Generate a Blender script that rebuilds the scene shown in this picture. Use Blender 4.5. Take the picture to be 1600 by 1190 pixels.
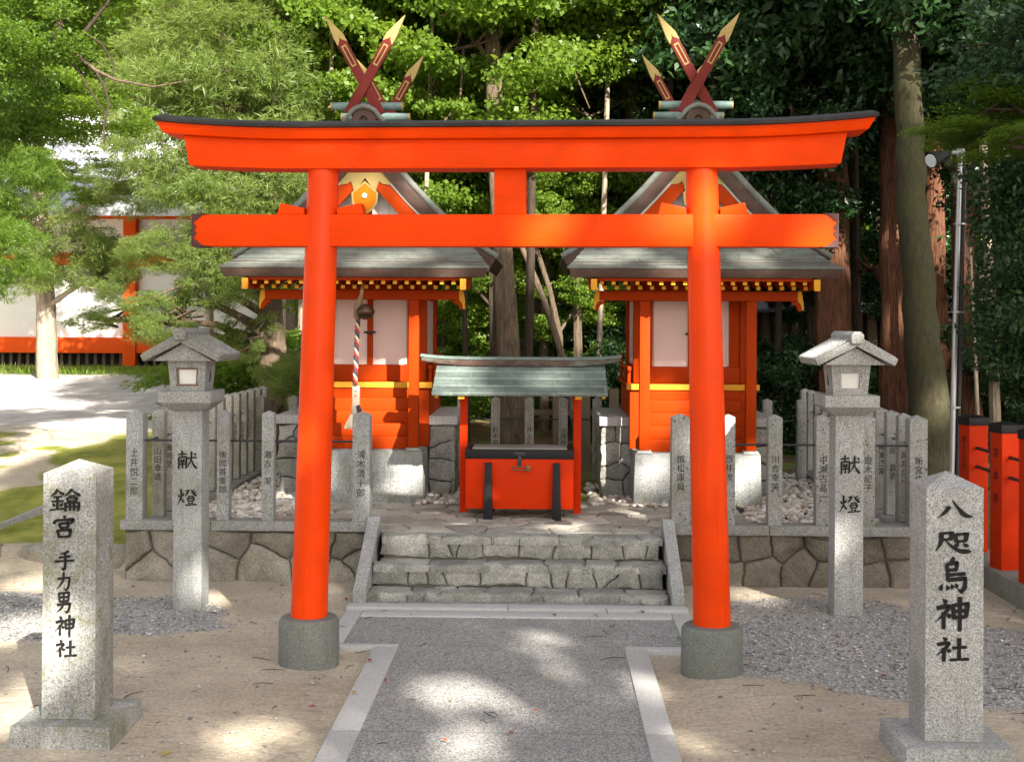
import bpy, bmesh, math, random
import numpy as np
from mathutils import Vector, Matrix

for o in list(bpy.data.objects):
    bpy.data.objects.remove(o, do_unlink=True)
SC = bpy.context.scene
COL = SC.collection
R = math.radians

# ------------------------------------------------------------------ camera
FPX, PPX, PPY = 2000.0, 800.0, 505.0        # focal length / principal point on a 1600 px wide frame
YAW, ROLL = math.atan(52 / 2000.0), R(0.3)
EYE = 1.6
cam_d = bpy.data.cameras.new('camera')
cam = bpy.data.objects.new('camera', cam_d)
COL.objects.link(cam)
cam_d.sensor_width = 36.0
cam_d.lens = 36.0 * FPX / 1600.0
cam_d.shift_y = -(595 - PPY) / 1600.0
cam_d.clip_end = 500.0
cam.matrix_world = Matrix.Translation((0, 0, EYE)) @ Matrix.Rotation(YAW, 4, 'Z') @ Matrix.Rotation(R(90), 4, 'X') @ Matrix.Rotation(ROLL, 4, 'Z')
SC.camera = cam

# ------------------------------------------------------------------ light
SUN_EL, SUN_AZ = R(32), R(26)               # azimuth: to the right of straight behind the viewer
S = np.array([math.sin(SUN_AZ) * math.cos(SUN_EL), -math.cos(SUN_AZ) * math.cos(SUN_EL), math.sin(SUN_EL)])
world = bpy.data.worlds.new('World')
SC.world = world
world.use_nodes = True
wn = world.node_tree
sky = wn.nodes.new('ShaderNodeTexSky')
sky.sky_type = 'NISHITA'
sky.sun_disc = False
sky.sun_elevation = SUN_EL
sky.sun_rotation = math.atan2(S[0], S[1])
sky.air_density = 1.0
sky.dust_density = 2.0
wn.nodes['Background'].inputs['Strength'].default_value = 0.095
haze_bw = wn.nodes.new('ShaderNodeHueSaturation')      # thin bright cloud: a paler, less blue sky
haze_bw.inputs['Saturation'].default_value = .38
wn.links.new(sky.outputs[0], haze_bw.inputs['Color'])
warm = wn.nodes.new('ShaderNodeMix'); warm.data_type = 'RGBA'; warm.blend_type = 'MULTIPLY'
warm.inputs[0].default_value = 1.0; warm.inputs[7].default_value = (1.0, .955, .90, 1)
wn.links.new(haze_bw.outputs[0], warm.inputs[6])
wn.links.new(warm.outputs[2], wn.nodes['Background'].inputs['Color'])
sun_d = bpy.data.lights.new('sun', 'SUN')
sun_d.energy = 5.0
sun_d.angle = R(0.53)
sun_d.color = (1.0, 0.93, 0.82)
sun = bpy.data.objects.new('sun', sun_d)
COL.objects.link(sun)
sun.rotation_euler = Vector(S).to_track_quat('Z', 'Y').to_euler()
sun.location = (6, -14, 12)
SC.view_settings.view_transform = 'Standard'
SC.view_settings.look = 'None'
SC.view_settings.exposure = 1.98
SC.view_settings.gamma = 1.0

# ------------------------------------------------------------------ helpers
_c, _s = math.cos(YAW), math.sin(YAW)
def _ray(px, py):
    u, v = px - PPX, PPY - py
    u, v = u * math.cos(ROLL) - v * math.sin(ROLL), u * math.sin(ROLL) + v * math.cos(ROLL)
    return (-_s * FPX + _c * u, _c * FPX + _s * u, v)
def at(px, py, Y):
    """the point of the place at depth Y that the photograph shows at px, py"""
    d = _ray(px, py); k = Y / d[1]
    return Vector((d[0] * k, Y, EYE + d[2] * k))
def ground(px, py, z=0.0):
    d = _ray(px, py); k = (z - EYE) / d[2]
    return Vector((d[0] * k, d[1] * k, z))

def props(o, label=None, cat=None, group=None, kind=None):
    if label: o['label'] = label
    if cat: o['category'] = cat
    if group: o['group'] = group
    if kind: o['kind'] = kind
    return o
def thing(name, loc, label, cat, group=None, rz=0.0):
    o = bpy.data.objects.new(name, None)
    COL.objects.link(o)
    o.location = loc; o.rotation_euler = (0, 0, rz)
    o.empty_display_size = 0.1
    return props(o, label, cat, group)
def copy_tree(o, parent=None):
    c = o.copy(); COL.objects.link(c); c.parent = parent
    for ch in list(o.children): copy_tree(ch, c)
    return c

class MB:
    """collects shapes, then links them as one mesh object"""
    def __init__(self, origin=(0, 0, 0)):
        self.v, self.f, self.o = [], [], Vector(origin)
    def add(self, vs, fs):
        n = len(self.v)
        self.v += [tuple(Vector(p) - self.o) for p in vs]
        self.f += [tuple(i + n for i in f) for f in fs]
        return self
    def box(self, x0, x1, y0, y1, z0, z1):
        return self.add([(x0,y0,z0),(x1,y0,z0),(x1,y1,z0),(x0,y1,z0),(x0,y0,z1),(x1,y0,z1),(x1,y1,z1),(x0,y1,z1)],
                        [(3,2,1,0),(4,5,6,7),(0,1,5,4),(1,2,6,5),(2,3,7,6),(3,0,4,7)])
    def hexa(self, low, high):
        """low / high: four corners each, counter-clockwise from above"""
        return self.add(list(low) + list(high), [(3,2,1,0),(4,5,6,7),(0,1,5,4),(1,2,6,5),(2,3,7,6),(3,0,4,7)])
    def frustum(self, cx, cy, z0, z1, a0, b0, a1, b1):
        return self.hexa([(cx-a0,cy-b0,z0),(cx+a0,cy-b0,z0),(cx+a0,cy+b0,z0),(cx-a0,cy+b0,z0)],
                         [(cx-a1,cy-b1,z1),(cx+a1,cy-b1,z1),(cx+a1,cy+b1,z1),(cx-a1,cy+b1,z1)])
    def prism(self, poly, d0, d1, axis='y'):
        """poly: 2-D outline; axis y -> (x,z), axis x -> (y,z), axis z -> (x,y)"""
        n = len(poly)
        m = {'y': lambda p, d: (p[0], d, p[1]), 'x': lambda p, d: (d, p[0], p[1]), 'z': lambda p, d: (p[0], p[1], d)}[axis]
        vs = [m(p, d0) for p in poly] + [m(p, d1) for p in poly]
        return self.add(vs, [tuple(range(n)), tuple(range(2*n-1, n-1, -1))] + [(i, i+n, (i+1) % n + n, (i+1) % n) for i in range(n)])
    def tube(self, pts, radii, seg=10, cap=True, wob=0.0, rnd=None, flute=0.0):
        fl = [1 + (rnd.random() - .5) * 2 * flute for _ in range(seg)] if flute else [1.0] * seg
        pts = [Vector(p) for p in pts]
        if not hasattr(radii, '__len__'): radii = [radii] * len(pts)
        vs, fs = [], []
        up = None
        for i, p in enumerate(pts):
            t = (pts[min(i+1, len(pts)-1)] - pts[max(i-1, 0)]).normalized()
            if up is None:
                up = Vector((0, 1, 0)) if abs(t.y) < 0.9 else Vector((1, 0, 0))
            a = (up - t * up.dot(t)).normalized(); b = t.cross(a); up = a
            for k in range(seg):
                q = 2 * math.pi * k / seg
                r = radii[i] * fl[k] * (1 + (wob * (rnd.random() - .5) * 2 if rnd else 0))
                vs.append(p + a * (r * math.cos(q)) + b * (r * math.sin(q)))
        for i in range(len(pts) - 1):
            for k in range(seg):
                k2 = (k + 1) % seg
                fs.append((i*seg+k, i*seg+k2, (i+1)*seg+k2, (i+1)*seg+k))
        if cap:
            fs.append(tuple(range(seg-1, -1, -1)))
            fs.append(tuple((len(pts)-1)*seg + k for k in range(seg)))
        return self.add(vs, fs)
    def lathe(self, prof, c=(0, 0), seg=32):
        vs, fs = [], []
        for r, z in prof:
            for k in range(seg):
                q = 2 * math.pi * k / seg
                vs.append((c[0] + r * math.cos(q), c[1] + r * math.sin(q), z))
        for i in range(len(prof) - 1):
            for k in range(seg):
                k2 = (k + 1) % seg
                fs.append((i*seg+k, i*seg+k2, (i+1)*seg+k2, (i+1)*seg+k))
        fs.append(tuple(range(seg-1, -1, -1)))
        fs.append(tuple((len(prof)-1)*seg + k for k in range(seg)))
        return self.add(vs, fs)
    def loft(self, rings, closed=True, cap=True):
        n = len(rings[0]); vs = [p for r in rings for p in r]; fs = []
        for i in range(len(rings) - 1):
            for k in range(n if closed else n - 1):
                k2 = (k + 1) % n
                fs.append((i*n+k, i*n+k2, (i+1)*n+k2, (i+1)*n+k))
        if cap:
            fs.append(tuple(range(n-1, -1, -1))); fs.append(tuple((len(rings)-1)*n + k for k in range(n)))
        return self.add(vs, fs)
    def build(self, name, mat, parent=None, bevel=0.0, smooth=None, fix=True, seg=2, loc=None):
        me = bpy.data.meshes.new(name)
        me.from_pydata(self.v, [], self.f)
        if fix or bevel:
            bm = bmesh.new(); bm.from_mesh(me)
            if bevel:
                bmesh.ops.remove_doubles(bm, verts=bm.verts, dist=1e-5)
            if fix: bmesh.ops.recalc_face_normals(bm, faces=bm.faces)
            if bevel:
                ed = [e for e in bm.edges if len(e.link_faces) == 2 and e.calc_face_angle(0) > R(25)]
                bmesh.ops.bevel(bm, geom=ed, offset=bevel, segments=seg, affect='EDGES', clamp_overlap=True, profile=0.6)
            bm.to_mesh(me); bm.free()
        if smooth is not None or bevel:
            me.shade_smooth()
            me.set_sharp_from_angle(angle=R(smooth if smooth is not None else 28))
        return link(name, me, mat, parent, loc)
def link(name, me, mat, parent=None, loc=None):
    if mat is not None: me.materials.append(mat)
    o = bpy.data.objects.new(name, me)
    COL.objects.link(o); o.parent = parent
    if loc is not None: o.location = loc
    return o
def np_mesh(name, V, F, attrs=None, smooth=False):
    """V n x 3, F m x k arrays"""
    me = bpy.data.meshes.new(name)
    V = np.asarray(V, dtype=np.float32); F = np.asarray(F, dtype=np.int32)
    me.vertices.add(len(V)); me.vertices.foreach_set('co', V.ravel())
    k = F.shape[1]
    me.loops.add(F.size); me.loops.foreach_set('vertex_index', F.ravel())
    me.polygons.add(len(F))
    me.polygons.foreach_set('loop_start', np.arange(0, F.size, k, dtype=np.int32))
    me.polygons.foreach_set('loop_total', np.full(len(F), k, dtype=np.int32))
    for n, a in (attrs or {}).items():
        at_ = me.attributes.new(n, 'FLOAT', 'POINT'); at_.data.foreach_set('value', np.asarray(a, dtype=np.float32))
    me.update(calc_edges=True)
    if smooth: me.shade_smooth()
    return me

# ------------------------------------------------------------------ materials
class NT:
    def __init__(self, name):
        self.m = bpy.data.materials.new(name); self.m.use_nodes = True
        self.t = self.m.node_tree; self.b = self.t.nodes['Principled BSDF']; self.out = self.t.nodes['Material Output']
        self._co = None
    def n(self, typ, **kw):
        nd = self.t.nodes.new(typ)
        for k, v in kw.items(): setattr(nd, k, v)
        return nd
    def l(self, a, b): self.t.links.new(a, b)
    def co(self):
        if self._co is None: self._co = self.n('ShaderNodeTexCoord').outputs['Object']
        return self._co
    def world(self):
        return self.n('ShaderNodeNewGeometry').outputs['Position']
    def scaled(self, vec, s):
        m = self.n('ShaderNodeMapping'); m.inputs['Scale'].default_value = s; self.l(vec, m.inputs['Vector']); return m.outputs[0]
    def noise(self, scale, detail=4, rough=.55, vec=None, dist=0.0):
        n = self.n('ShaderNodeTexNoise'); n.inputs['Scale'].default_value = scale; n.inputs['Detail'].default_value = detail
        n.inputs['Roughness'].default_value = rough; n.inputs['Distortion'].default_value = dist
        self.l(vec if vec is not None else self.co(), n.inputs['Vector']); return n.outputs['Fac']
    def voro(self, scale, vec=None, out='Color', feature='F1'):
        n = self.n('ShaderNodeTexVoronoi'); n.feature = feature; n.inputs['Scale'].default_value = scale
        self.l(vec if vec is not None else self.co(), n.inputs['Vector']); return n.outputs[out]
    def ramp(self, fac, stops, interp='LINEAR'):
        r = self.n('ShaderNodeValToRGB'); r.color_ramp.interpolation = interp
        e = r.color_ramp.elements
        while len(e) < len(stops): e.new(0.5)
        for el, (p, c) in zip(e, stops):
            el.position = p
            c = c if hasattr(c, '__len__') else (c, c, c)
            el.color = (*c, 1)
        self.l(fac, r.inputs[0]); return r.outputs[0]
    def mix(self, fac, a, b, mode='MIX'):
        m = self.n('ShaderNodeMix', data_type='RGBA', blend_type=mode)
        for sock, v in ((m.inputs[0], fac), (m.inputs[6], a), (m.inputs[7], b)):
            if hasattr(v, 'is_linked'): self.l(v, sock)
            elif hasattr(v, '__len__'): sock.default_value = (*v, 1)
            else: sock.default_value = v
        return m.outputs[2]
    def math(self, op, a, b=0.0, clamp=False):
        m = self.n('ShaderNodeMath', operation=op, use_clamp=clamp)
        for sock, v in ((m.inputs[0], a), (m.inputs[1], b)):
            if hasattr(v, 'is_linked'): self.l(v, sock)
            else: sock.default_value = v
        return m.outputs[0]
    def attr(self, name):
        return self.n('ShaderNodeAttribute', attribute_name=name).outputs['Fac']
    def bump(self, h, strength=.3, dist=.01):
        b = self.n('ShaderNodeBump'); b.inputs['Strength'].default_value = strength; b.inputs['Distance'].default_value = dist
        self.l(h, b.inputs['Height']); self.l(b.outputs[0], self.b.inputs['Normal']); return self
    def fin(self, col=None, rough=.6, spec=.5, metal=0.0):
        if col is not None:
            if hasattr(col, 'is_linked'): self.l(col, self.b.inputs['Base Color'])
            else: self.b.inputs['Base Color'].default_value = (*col, 1)
        if hasattr(rough, 'is_linked'): self.l(rough, self.b.inputs['Roughness'])
        else: self.b.inputs['Roughness'].default_value = rough
        self.b.inputs['Specular IOR Level'].default_value = spec
        self.b.inputs['Metallic'].default_value = metal
        return self.m

def mat_paint(name, c, rough=.38, var=.14, grain=True, grime=0.0, spec=.05, gdir=(1.2, 9, 9), gk=.16, coat=0.0):
    t = NT(name)
    n = t.noise(3.0, 5, .6)
    col = t.mix(t.ramp(n, [(.3, 0), (.75, 1)]), tuple(x * (1 - var) for x in c), tuple(min(1, x * (1 + var * .5)) for x in c))
    if grain:
        g = t.noise(6, 6, .6, t.scaled(t.co(), gdir))
        col = t.mix(t.math('MULTIPLY', t.ramp(g, [(.45, 0), (.75, 1)]), gk), col, tuple(x * .62 for x in c))
    if grime:
        gm = t.ramp(t.noise(9, 6, .7), [(.52, 0), (.75, 1)])
        col = t.mix(t.math('MULTIPLY', gm, grime), col, (.09, .06, .04))
    t.bump(t.noise(40, 4, .6), .06, .01)
    if coat: t.b.inputs['Coat Weight'].default_value = coat; t.b.inputs['Coat Roughness'].default_value = .16
    return t.fin(col, t.ramp(n, [(.2, rough - .07), (.8, rough + .12)]), spec)
def mat_granite(name, light=.46, dark=.15, moss=.35, tint=(1, 1, 1), lichen=0.0, scale=1.0, stain=.35):
    t = NT(name)
    T = lambda v: tuple(v * k for k in tint)
    a = t.noise(150 * scale, 3, .8)
    col = t.ramp(a, [(.32, T(dark * .6)), (.44, T((light + dark) * .5)), (.56, T(light * .95)), (.72, T(min(.7, light * 1.3)))])
    v = t.ramp(t.voro(230 * scale, out='Color'), [(0, .2), (1, .8)])
    col = t.mix(.5, col, t.mix(1.0, col, v, 'OVERLAY'))
    sv = t.noise(4, 6, .7, t.scaled(t.co(), (9, 9, .9)))
    col = t.mix(t.math('MULTIPLY', t.ramp(sv, [(.5, 0), (.72, 1)]), stain * .8), col, T(dark * .8))
    big = t.noise(3.2, 7, .68)
    col = t.mix(t.math('MULTIPLY', t.ramp(big, [(.42, 0), (.72, 1)]), stain), col, T(dark * .9))
    if moss:
        ms = t.ramp(t.noise(7.5, 8, .75, dist=.6), [(.50, 0), (.66, 1)])
        col = t.mix(t.math('MULTIPLY', ms, moss), col, (.13, .135, .045))
    if lichen:
        lv = t.ramp(t.math('ADD', t.voro(26, out='Distance'), t.math('MULTIPLY', t.noise(30, 4), .35)), [(.30, 1), (.40, 0)])
        lm = t.math('MULTIPLY', lv, t.ramp(t.noise(5, 3), [(.38, 0), (.50, 1)]))
        col = t.mix(t.math('MULTIPLY', lm, lichen), col, (.055, .07, .03))
    t.bump(t.noise(130 * scale, 5, .7), .25, .004)
    return t.fin(col, .78, .3)
def mat_rock(name, c1, c2, moss=.4, bump=.9):
    t = NT(name)
    big = t.noise(5, 8, .65, dist=.4)
    col = t.mix(t.ramp(big, [(.3, 0), (.7, 1)]), c1, c2)
    sp = t.noise(120, 4, .7)
    col = t.mix(.75, col, t.mix(1.0, col, t.ramp(sp, [(.3, .18), (.7, .85)]), 'OVERLAY'))
    cell = t.attr('tint')
    col = t.mix(1.0, col, t.ramp(cell, [(0, .66), (.5, .88), (1, 1.08)]), 'MULTIPLY')
    ms = t.ramp(t.noise(9, 7, .75), [(.5, 0), (.68, 1)])
    col = t.mix(t.math('MULTIPLY', ms, moss), col, (.085, .09, .035))
    h = t.math('ADD', t.noise(22, 8, .7), t.math('MULTIPLY', t.noise(110, 3, .7), .25))
    t.bump(h, bump, .02)
    return t.fin(col, .88, .25)
def mat_plain(name, c, rough=.5, metal=0.0, spec=.5, var=.2, sc=12):
    t = NT(name)
    n = t.noise(sc, 5, .6)
    col = t.mix(n, tuple(x * (1 - var) for x in c), tuple(min(1, x * (1 + var)) for x in c))
    t.bump(t.noise(sc * 6, 3), .08, .005)
    return t.fin(col, rough, spec, metal)
def mat_leaf(name, c_dark, c_light, trans=.45, gloss=.42):
    t = NT(name)
    tint = t.attr('tint')
    col = t.mix(tint, c_dark, c_light)
    rnd = t.n('ShaderNodeObjectInfo').outputs['Random']
    col = t.mix(t.math('MULTIPLY', rnd, .15), col, tuple(x * .62 for x in c_dark))
    t.fin(col, gloss, .35)
    tr = t.n('ShaderNodeBsdfTranslucent')
    t.l(t.mix(.5, col, (c_light[0] * 1.9, c_light[1] * 1.75, c_light[2] * .8)), tr.inputs['Color'])
    mx = t.n('ShaderNodeMixShader'); mx.inputs[0].default_value = trans
    t.l(t.b.outputs[0], mx.inputs[1]); t.l(tr.outputs[0], mx.inputs[2]); t.l(mx.outputs[0], t.out.inputs['Surface'])
    return t.m
def mat_bark(name, c1, c2, streak=(9, 9, 1.4), bump=.8, moss=0.0, mosscol=(.06, .08, .02)):
    t = NT(name)
    v = t.scaled(t.co(), streak)
    n = t.noise(6, 8, .7, v, .3)
    col = t.mix(t.ramp(n, [(.32, 0), (.68, 1)]), c1, c2)
    if moss:
        ms = t.ramp(t.noise(3, 6, .7), [(.42, 0), (.62, 1)])
        col = t.mix(t.math('MULTIPLY', ms, moss), col, mosscol)
    t.bump(n, bump, .03)
    return t.fin(col, .9, .2)
def mat_copper(name, green=.5, base=(.10, .085, .075), patina=(.20, .30, .26), rough=.5, seams=None):
    t = NT(name)
    n = t.noise(4, 7, .65, t.scaled(t.co(), (1, 2.5, 2.5)))
    f = t.ramp(n, [(.5 - green * .4, 0), (.95 - green * .4, 1)])
    col = t.mix(f, base, patina)
    g = t.noise(16, 6, .7)
    col = t.mix(.4, col, t.mix(1.0, col, t.ramp(g, [(.3, .25), (.7, .8)]), 'OVERLAY'))
    t.bump(t.noise(18, 4), .12, .01)
    return t.fin(col, rough + .12, .25)

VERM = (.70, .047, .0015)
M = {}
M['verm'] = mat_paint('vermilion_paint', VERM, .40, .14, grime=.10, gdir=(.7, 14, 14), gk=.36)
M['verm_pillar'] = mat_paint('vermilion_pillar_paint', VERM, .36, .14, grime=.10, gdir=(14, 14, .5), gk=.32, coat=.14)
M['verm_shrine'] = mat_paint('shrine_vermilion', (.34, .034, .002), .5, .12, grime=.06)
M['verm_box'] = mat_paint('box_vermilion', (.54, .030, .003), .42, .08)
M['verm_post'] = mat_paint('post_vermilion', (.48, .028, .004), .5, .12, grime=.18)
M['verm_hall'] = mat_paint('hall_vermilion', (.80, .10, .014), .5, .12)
M['black'] = mat_plain('black_lacquer', (.008, .008, .009), .55, spec=.25)
M['ink'] = mat_plain('black_ink', (.008, .008, .008), .6, spec=.2)
M['ink_faded'] = mat_plain('faded_ink', (.030, .032, .029), .8, spec=.2, var=.5, sc=40)
M['iron'] = mat_plain('dark_iron', (.03, .03, .034), .5, .4)
M['yellow'] = mat_paint('ochre_paint', (.62, .29, .03), .5, .12, grain=False)
M['gold'] = mat_plain('gilt_metal', (.26, .185, .05), .55, .1, var=.15)
M['gegyo'] = mat_paint('amber_paint', (.40, .11, .004), .5, .1, grain=False)
M['white_panel'] = mat_paint('pinkish_door_board', (.66, .50, .46), .6, .06, grain=False)
M['white_wall'] = mat_paint('white_plaster', (.80, .79, .77), .8, .05, grain=False)
M['white_board'] = mat_paint('whitewashed_board', (.72, .70, .68), .7, .1)
M['maroon'] = mat_paint('maroon_lacquer', (.13, .022, .018), .34, .15)
M['capmetal'] = mat_plain('oxidised_copper_plate', (.055, .018, .016), .55, 0.0, .25)
M['kasagi_roof'] = mat_copper('dark_copper_sheet', .1, (.016, .012, .012), (.045, .045, .043), .5)
M['copper_roof'] = mat_copper('weathered_copper_roof', .55, (.095, .08, .07), (.155, .185, .165), .5)
M['copper_edge'] = mat_copper('brown_copper_edge', .06, (.05, .026, .018), (.09, .065, .052), .45)
M['copper_green'] = mat_copper('green_copper_roof', .8, (.085, .10, .092), (.135, .18, .16), .55)
t = NT('green_copper_sheet')
sx_ = t.n('ShaderNodeSeparateXYZ'); t.l(t.co(), sx_.inputs[0]); cx_ = t.n('ShaderNodeCombineXYZ')
t.l(sx_.outputs[0], cx_.inputs[0]); t.l(t.math('SUBTRACT', sx_.outputs[2], .832), cx_.inputs[1])
bk_ = t.n('ShaderNodeTexBrick'); t.l(cx_.outputs[0], bk_.inputs['Vector'])
for k_, v_ in (('Scale', 1.0), ('Mortar Size', .0022), ('Mortar Smooth', .3), ('Bias', 0.0), ('Brick Width', .225), ('Row Height', .0445)): bk_.inputs[k_].default_value = v_
bk_.inputs['Color1'].default_value = (.075, .092, .084, 1); bk_.inputs['Color2'].default_value = (.11, .14, .126, 1); bk_.inputs['Mortar'].default_value = (.22, .265, .245, 1)
cc_ = t.mix(t.ramp(t.noise(5, 7, .65), [(.4, 0), (.75, 1)]), bk_.outputs['Color'], (.14, .175, .16))
cc_ = t.mix(.5, cc_, t.mix(1.0, cc_, t.ramp(t.noise(22, 6, .7), [(.3, .25), (.7, .75)]), 'OVERLAY'))
M['copper_sheet'] = t.fin(cc_, .6, .25)
M['copper_dark'] = mat_copper('brown_copper_ridge', .1, (.06, .035, .028), (.2, .26, .22), .45)
M['log'] = mat_copper('green_copper_log', .75, (.05, .07, .07), (.16, .24, .22), .4)
M['granite'] = mat_granite('granite', .37, .10, .42, (.97, 1, .99), 0.0, 1.0, .5)
M['granite_post'] = mat_granite('mossy_granite', .37, .09, .75, (1, 1, .95), 0.0, 1.0, .55)
M['granite_roof'] = mat_granite('dark_weathered_granite', .26, .09, .5, (1, 1, .95), .5)
M['granite_clean'] = mat_granite('pale_granite', .42, .12, .26, (1, 1, .98), 0.0, 1.0, .42)
M['granite_fence'] = mat_granite('fence_granite', .37, .11, .42, (.97, 1, .99), .25)
M['granite_lichen'] = mat_granite('lichen_granite', .36, .11, .35, (1, 1, .96), .9)
M['granite_kerb'] = mat_granite('kerb_granite', .31, .10, .4, (1, 1, .97), .5)
M['granite_cap'] = mat_granite('cap_granite', .40, .16, .06, (1, .98, .97), stain=.15)
M['concrete'] = mat_granite('concrete', .46, .36, .08, (1, 1, .97), 0, 1.4, .15)
M['concrete_base'] = mat_granite('dark_cast_stone', .19, .09, .35, (.95, 1, .92), 0, 1.2, .4)
M['rock_brown'] = mat_rock('brown_fieldstone', (.115, .098, .076), (.25, .222, .178), .25)
M['rock_left'] = mat_rock('tan_boulder_stone', (.165, .150, .118), (.34, .315, .26), .35)
M['rock_grey'] = mat_rock('grey_fieldstone', (.20, .20, .18), (.42, .42, .385), .30)
M['flag'] = mat_rock('flagstone', (.27, .25, .21), (.44, .42, .37), .12, .35)
M['mortar_wall'] = mat_plain('grey_brown_joint', (.125, .115, .095), .95, var=.5, sc=25)
M['mortar'] = mat_plain('dark_joint', (.045, .042, .036), .95, var=.4, sc=30)
M['bark_cedar'] = mat_bark('red_cedar_bark', (.035, .016, .010), (.20, .085, .045), (11, 11, .9), 1.0)
M['bark_grey'] = mat_bark('mossy_grey_bark', (.030, .027, .016), (.075, .065, .038), (5, 5, 1.4), .6, .6, (.05, .057, .02))
M['bark_brown'] = mat_bark('brown_bark', (.045, .033, .022), (.17, .125, .085), (9, 9, 1.1), .8)
M['bark_pale'] = mat_bark('pale_bark', (.17, .13, .095), (.36, .30, .23), (7, 7, 1.2), .6)
M['bark_dark'] = mat_bark('dark_bark', (.02, .015, .011), (.07, .05, .036), (9, 9, 1.1), .7)
M['leaf_dark'] = mat_leaf('dark_glossy_leaf', (.010, .030, .012), (.035, .085, .022), .22, .34)
M['leaf_mid'] = mat_leaf('mid_green_leaf', (.055, .120, .014), (.150, .240, .035), .55)
M['leaf_light'] = mat_leaf('light_maple_leaf', (.080, .160, .016), (.195, .290, .040), .6)
M['leaf_needle'] = mat_leaf('podocarp_needle', (.085, .140, .032), (.215, .280, .080), .55)
M['leaf_shade'] = mat_leaf('shading_leaf', (.03, .07, .015), (.07, .13, .03), .15)
M['pale_lens'] = mat_plain('frosted_pane', (.60, .61, .58), .3, var=.06)
M['lens'] = mat_plain('lamp_lens', (.62, .66, .68), .15, var=.05)
M['steel'] = mat_plain('galvanised_steel', (.42, .43, .44), .42, .7)
M['wood'] = mat_paint('aged_wood', (.15, .11, .075), .7, .2)
M['frame_wood'] = mat_paint('brown_window_wood', (.17, .12, .09), .7, .2)
M['lid_slat'] = mat_paint('dull_lid_wood', (.27, .255, .235), .75, .15)
M['slat'] = mat_paint('grey_slat_wood', (.40, .38, .34), .7, .1)

# ------------------------------------------------------------------ brush lettering (each stroke: kind, points in a 0-100 box, y down)
SHI = ['d 24,6 34,17', 'p 8,33 40,27 28,49 4,72', 'v 26,46 26,93', 'd 34,48 45,59']
GLYPH = {
 '八': ['p 33,34 24,60 5,90', 'n 42,5 58,42 76,76 98,86'],
 '咫': ['z 15,22 46,18 44,44', 'h 17,45 44,42', 'p 17,20 16,55 2,89', 'n 29,48 48,72 70,87 98,88', 'v 55,26 58,54', 'z 54,26 86,20 82,50', 'h 57,51 82,49', 'd 64,56 55,70', 'd 76,58 88,70'],
 '烏': ['p 50,1 46,9 36,19', 'v 29,19 31,64', 'z 29,20 62,16 59,35', 'h 31,37 59,34', 'h 31,50 88,46', 'k 30,64 89,59 87,84 76,97 62,88', 'd 14,76 7,92', 'd 28,78 33,90', 'd 42,76 48,87', 'd 56,74 63,84'],
 '神': SHI + ['v 51,24 55,64', 'z 50,25 93,18 88,58', 'h 54,42 88,39', 'h 55,60 87,57', 'v 71,1 71,99'],
 '社': SHI + ['h 52,45 92,41', 'v 71,10 71,86', 'h 45,88 99,84'],
 '宮': ['d 50,1 53,13', 'd 19,18 10,38', 'z 18,23 88,18 77,36', 'v 33,37 36,54', 'z 33,37 67,33 64,52', 'h 36,55 65,53', 'd 50,55 43,65', 'v 25,67 31,95', 'z 25,67 76,63 71,94', 'h 30,93 72,91'],
 '手': ['p 70,4 52,14 27,19', 'h 25,36 78,30', 'h 6,56 96,49', 'k 53,16 55,60 53,90 46,96 34,84'],
 '力': ['k 17,36 82,28 76,76 64,96 47,84', 'p 50,2 45,48 9,95'],
 '男': ['v 21,6 26,46', 'z 21,7 78,3 73,44', 'h 24,26 74,23', 'v 49,6 49,44', 'h 26,46 73,43', 'k 12,62 84,55 77,86 65,98 51,89', 'p 47,46 40,72 9,99'],
 '鑰': ['p 26,3 18,20 1,35', 'n 26,5 36,17 48,26', 'h 14,36 40,33', 'h 8,55 45,52', 'v 26,36 26,86', 'd 11,62 17,75', 'd 43,60 36,74', 'h 3,91 49,84', 'p 72,1 62,18 46,33', 'n 72,3 84,18 100,30', 'h 63,31 82,29', 'v 57,40 59,52', 'z 57,40 88,38 86,51', 'h 59,52 86,50', 'v 52,61 52,97', 'k 52,61 95,58 93,92 86,95', 'h 53,77 92,75', 'v 66,61 66,92', 'v 79,60 79,92'],
 '献': ['h 5,22 47,17', 'v 26,3 26,35', 'v 9,37 9,95', 'k 9,37 48,33 46,90 38,90', 'd 19,44 24,54', 'd 37,42 32,54', 'h 16,58 40,56', 'h 14,71 42,69', 'v 28,57 28,91', 'h 52,41 98,35', 'p 73,6 70,52 45,95', 'n 72,42 83,72 100,93', 'd 86,13 95,25'],
 '燈': ['d 7,34 12,49', 'd 35,26 28,43', 'p 20,6 20,52 1,95', 'd 22,54 35,78', 'z 44,15 61,11 50,28', 'p 54,24 48,34 39,42', 'd 45,27 53,34', 'd 88,5 76,20', 'd 97,18 83,30', 'n 68,5 80,26 100,42', 'h 56,46 82,44', 'v 54,56 57,70', 'z 54,56 86,54 83,69', 'h 57,70 83,68', 'd 58,76 63,85', 'd 80,74 74,86', 'h 43,93 100,88'],
}
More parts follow.
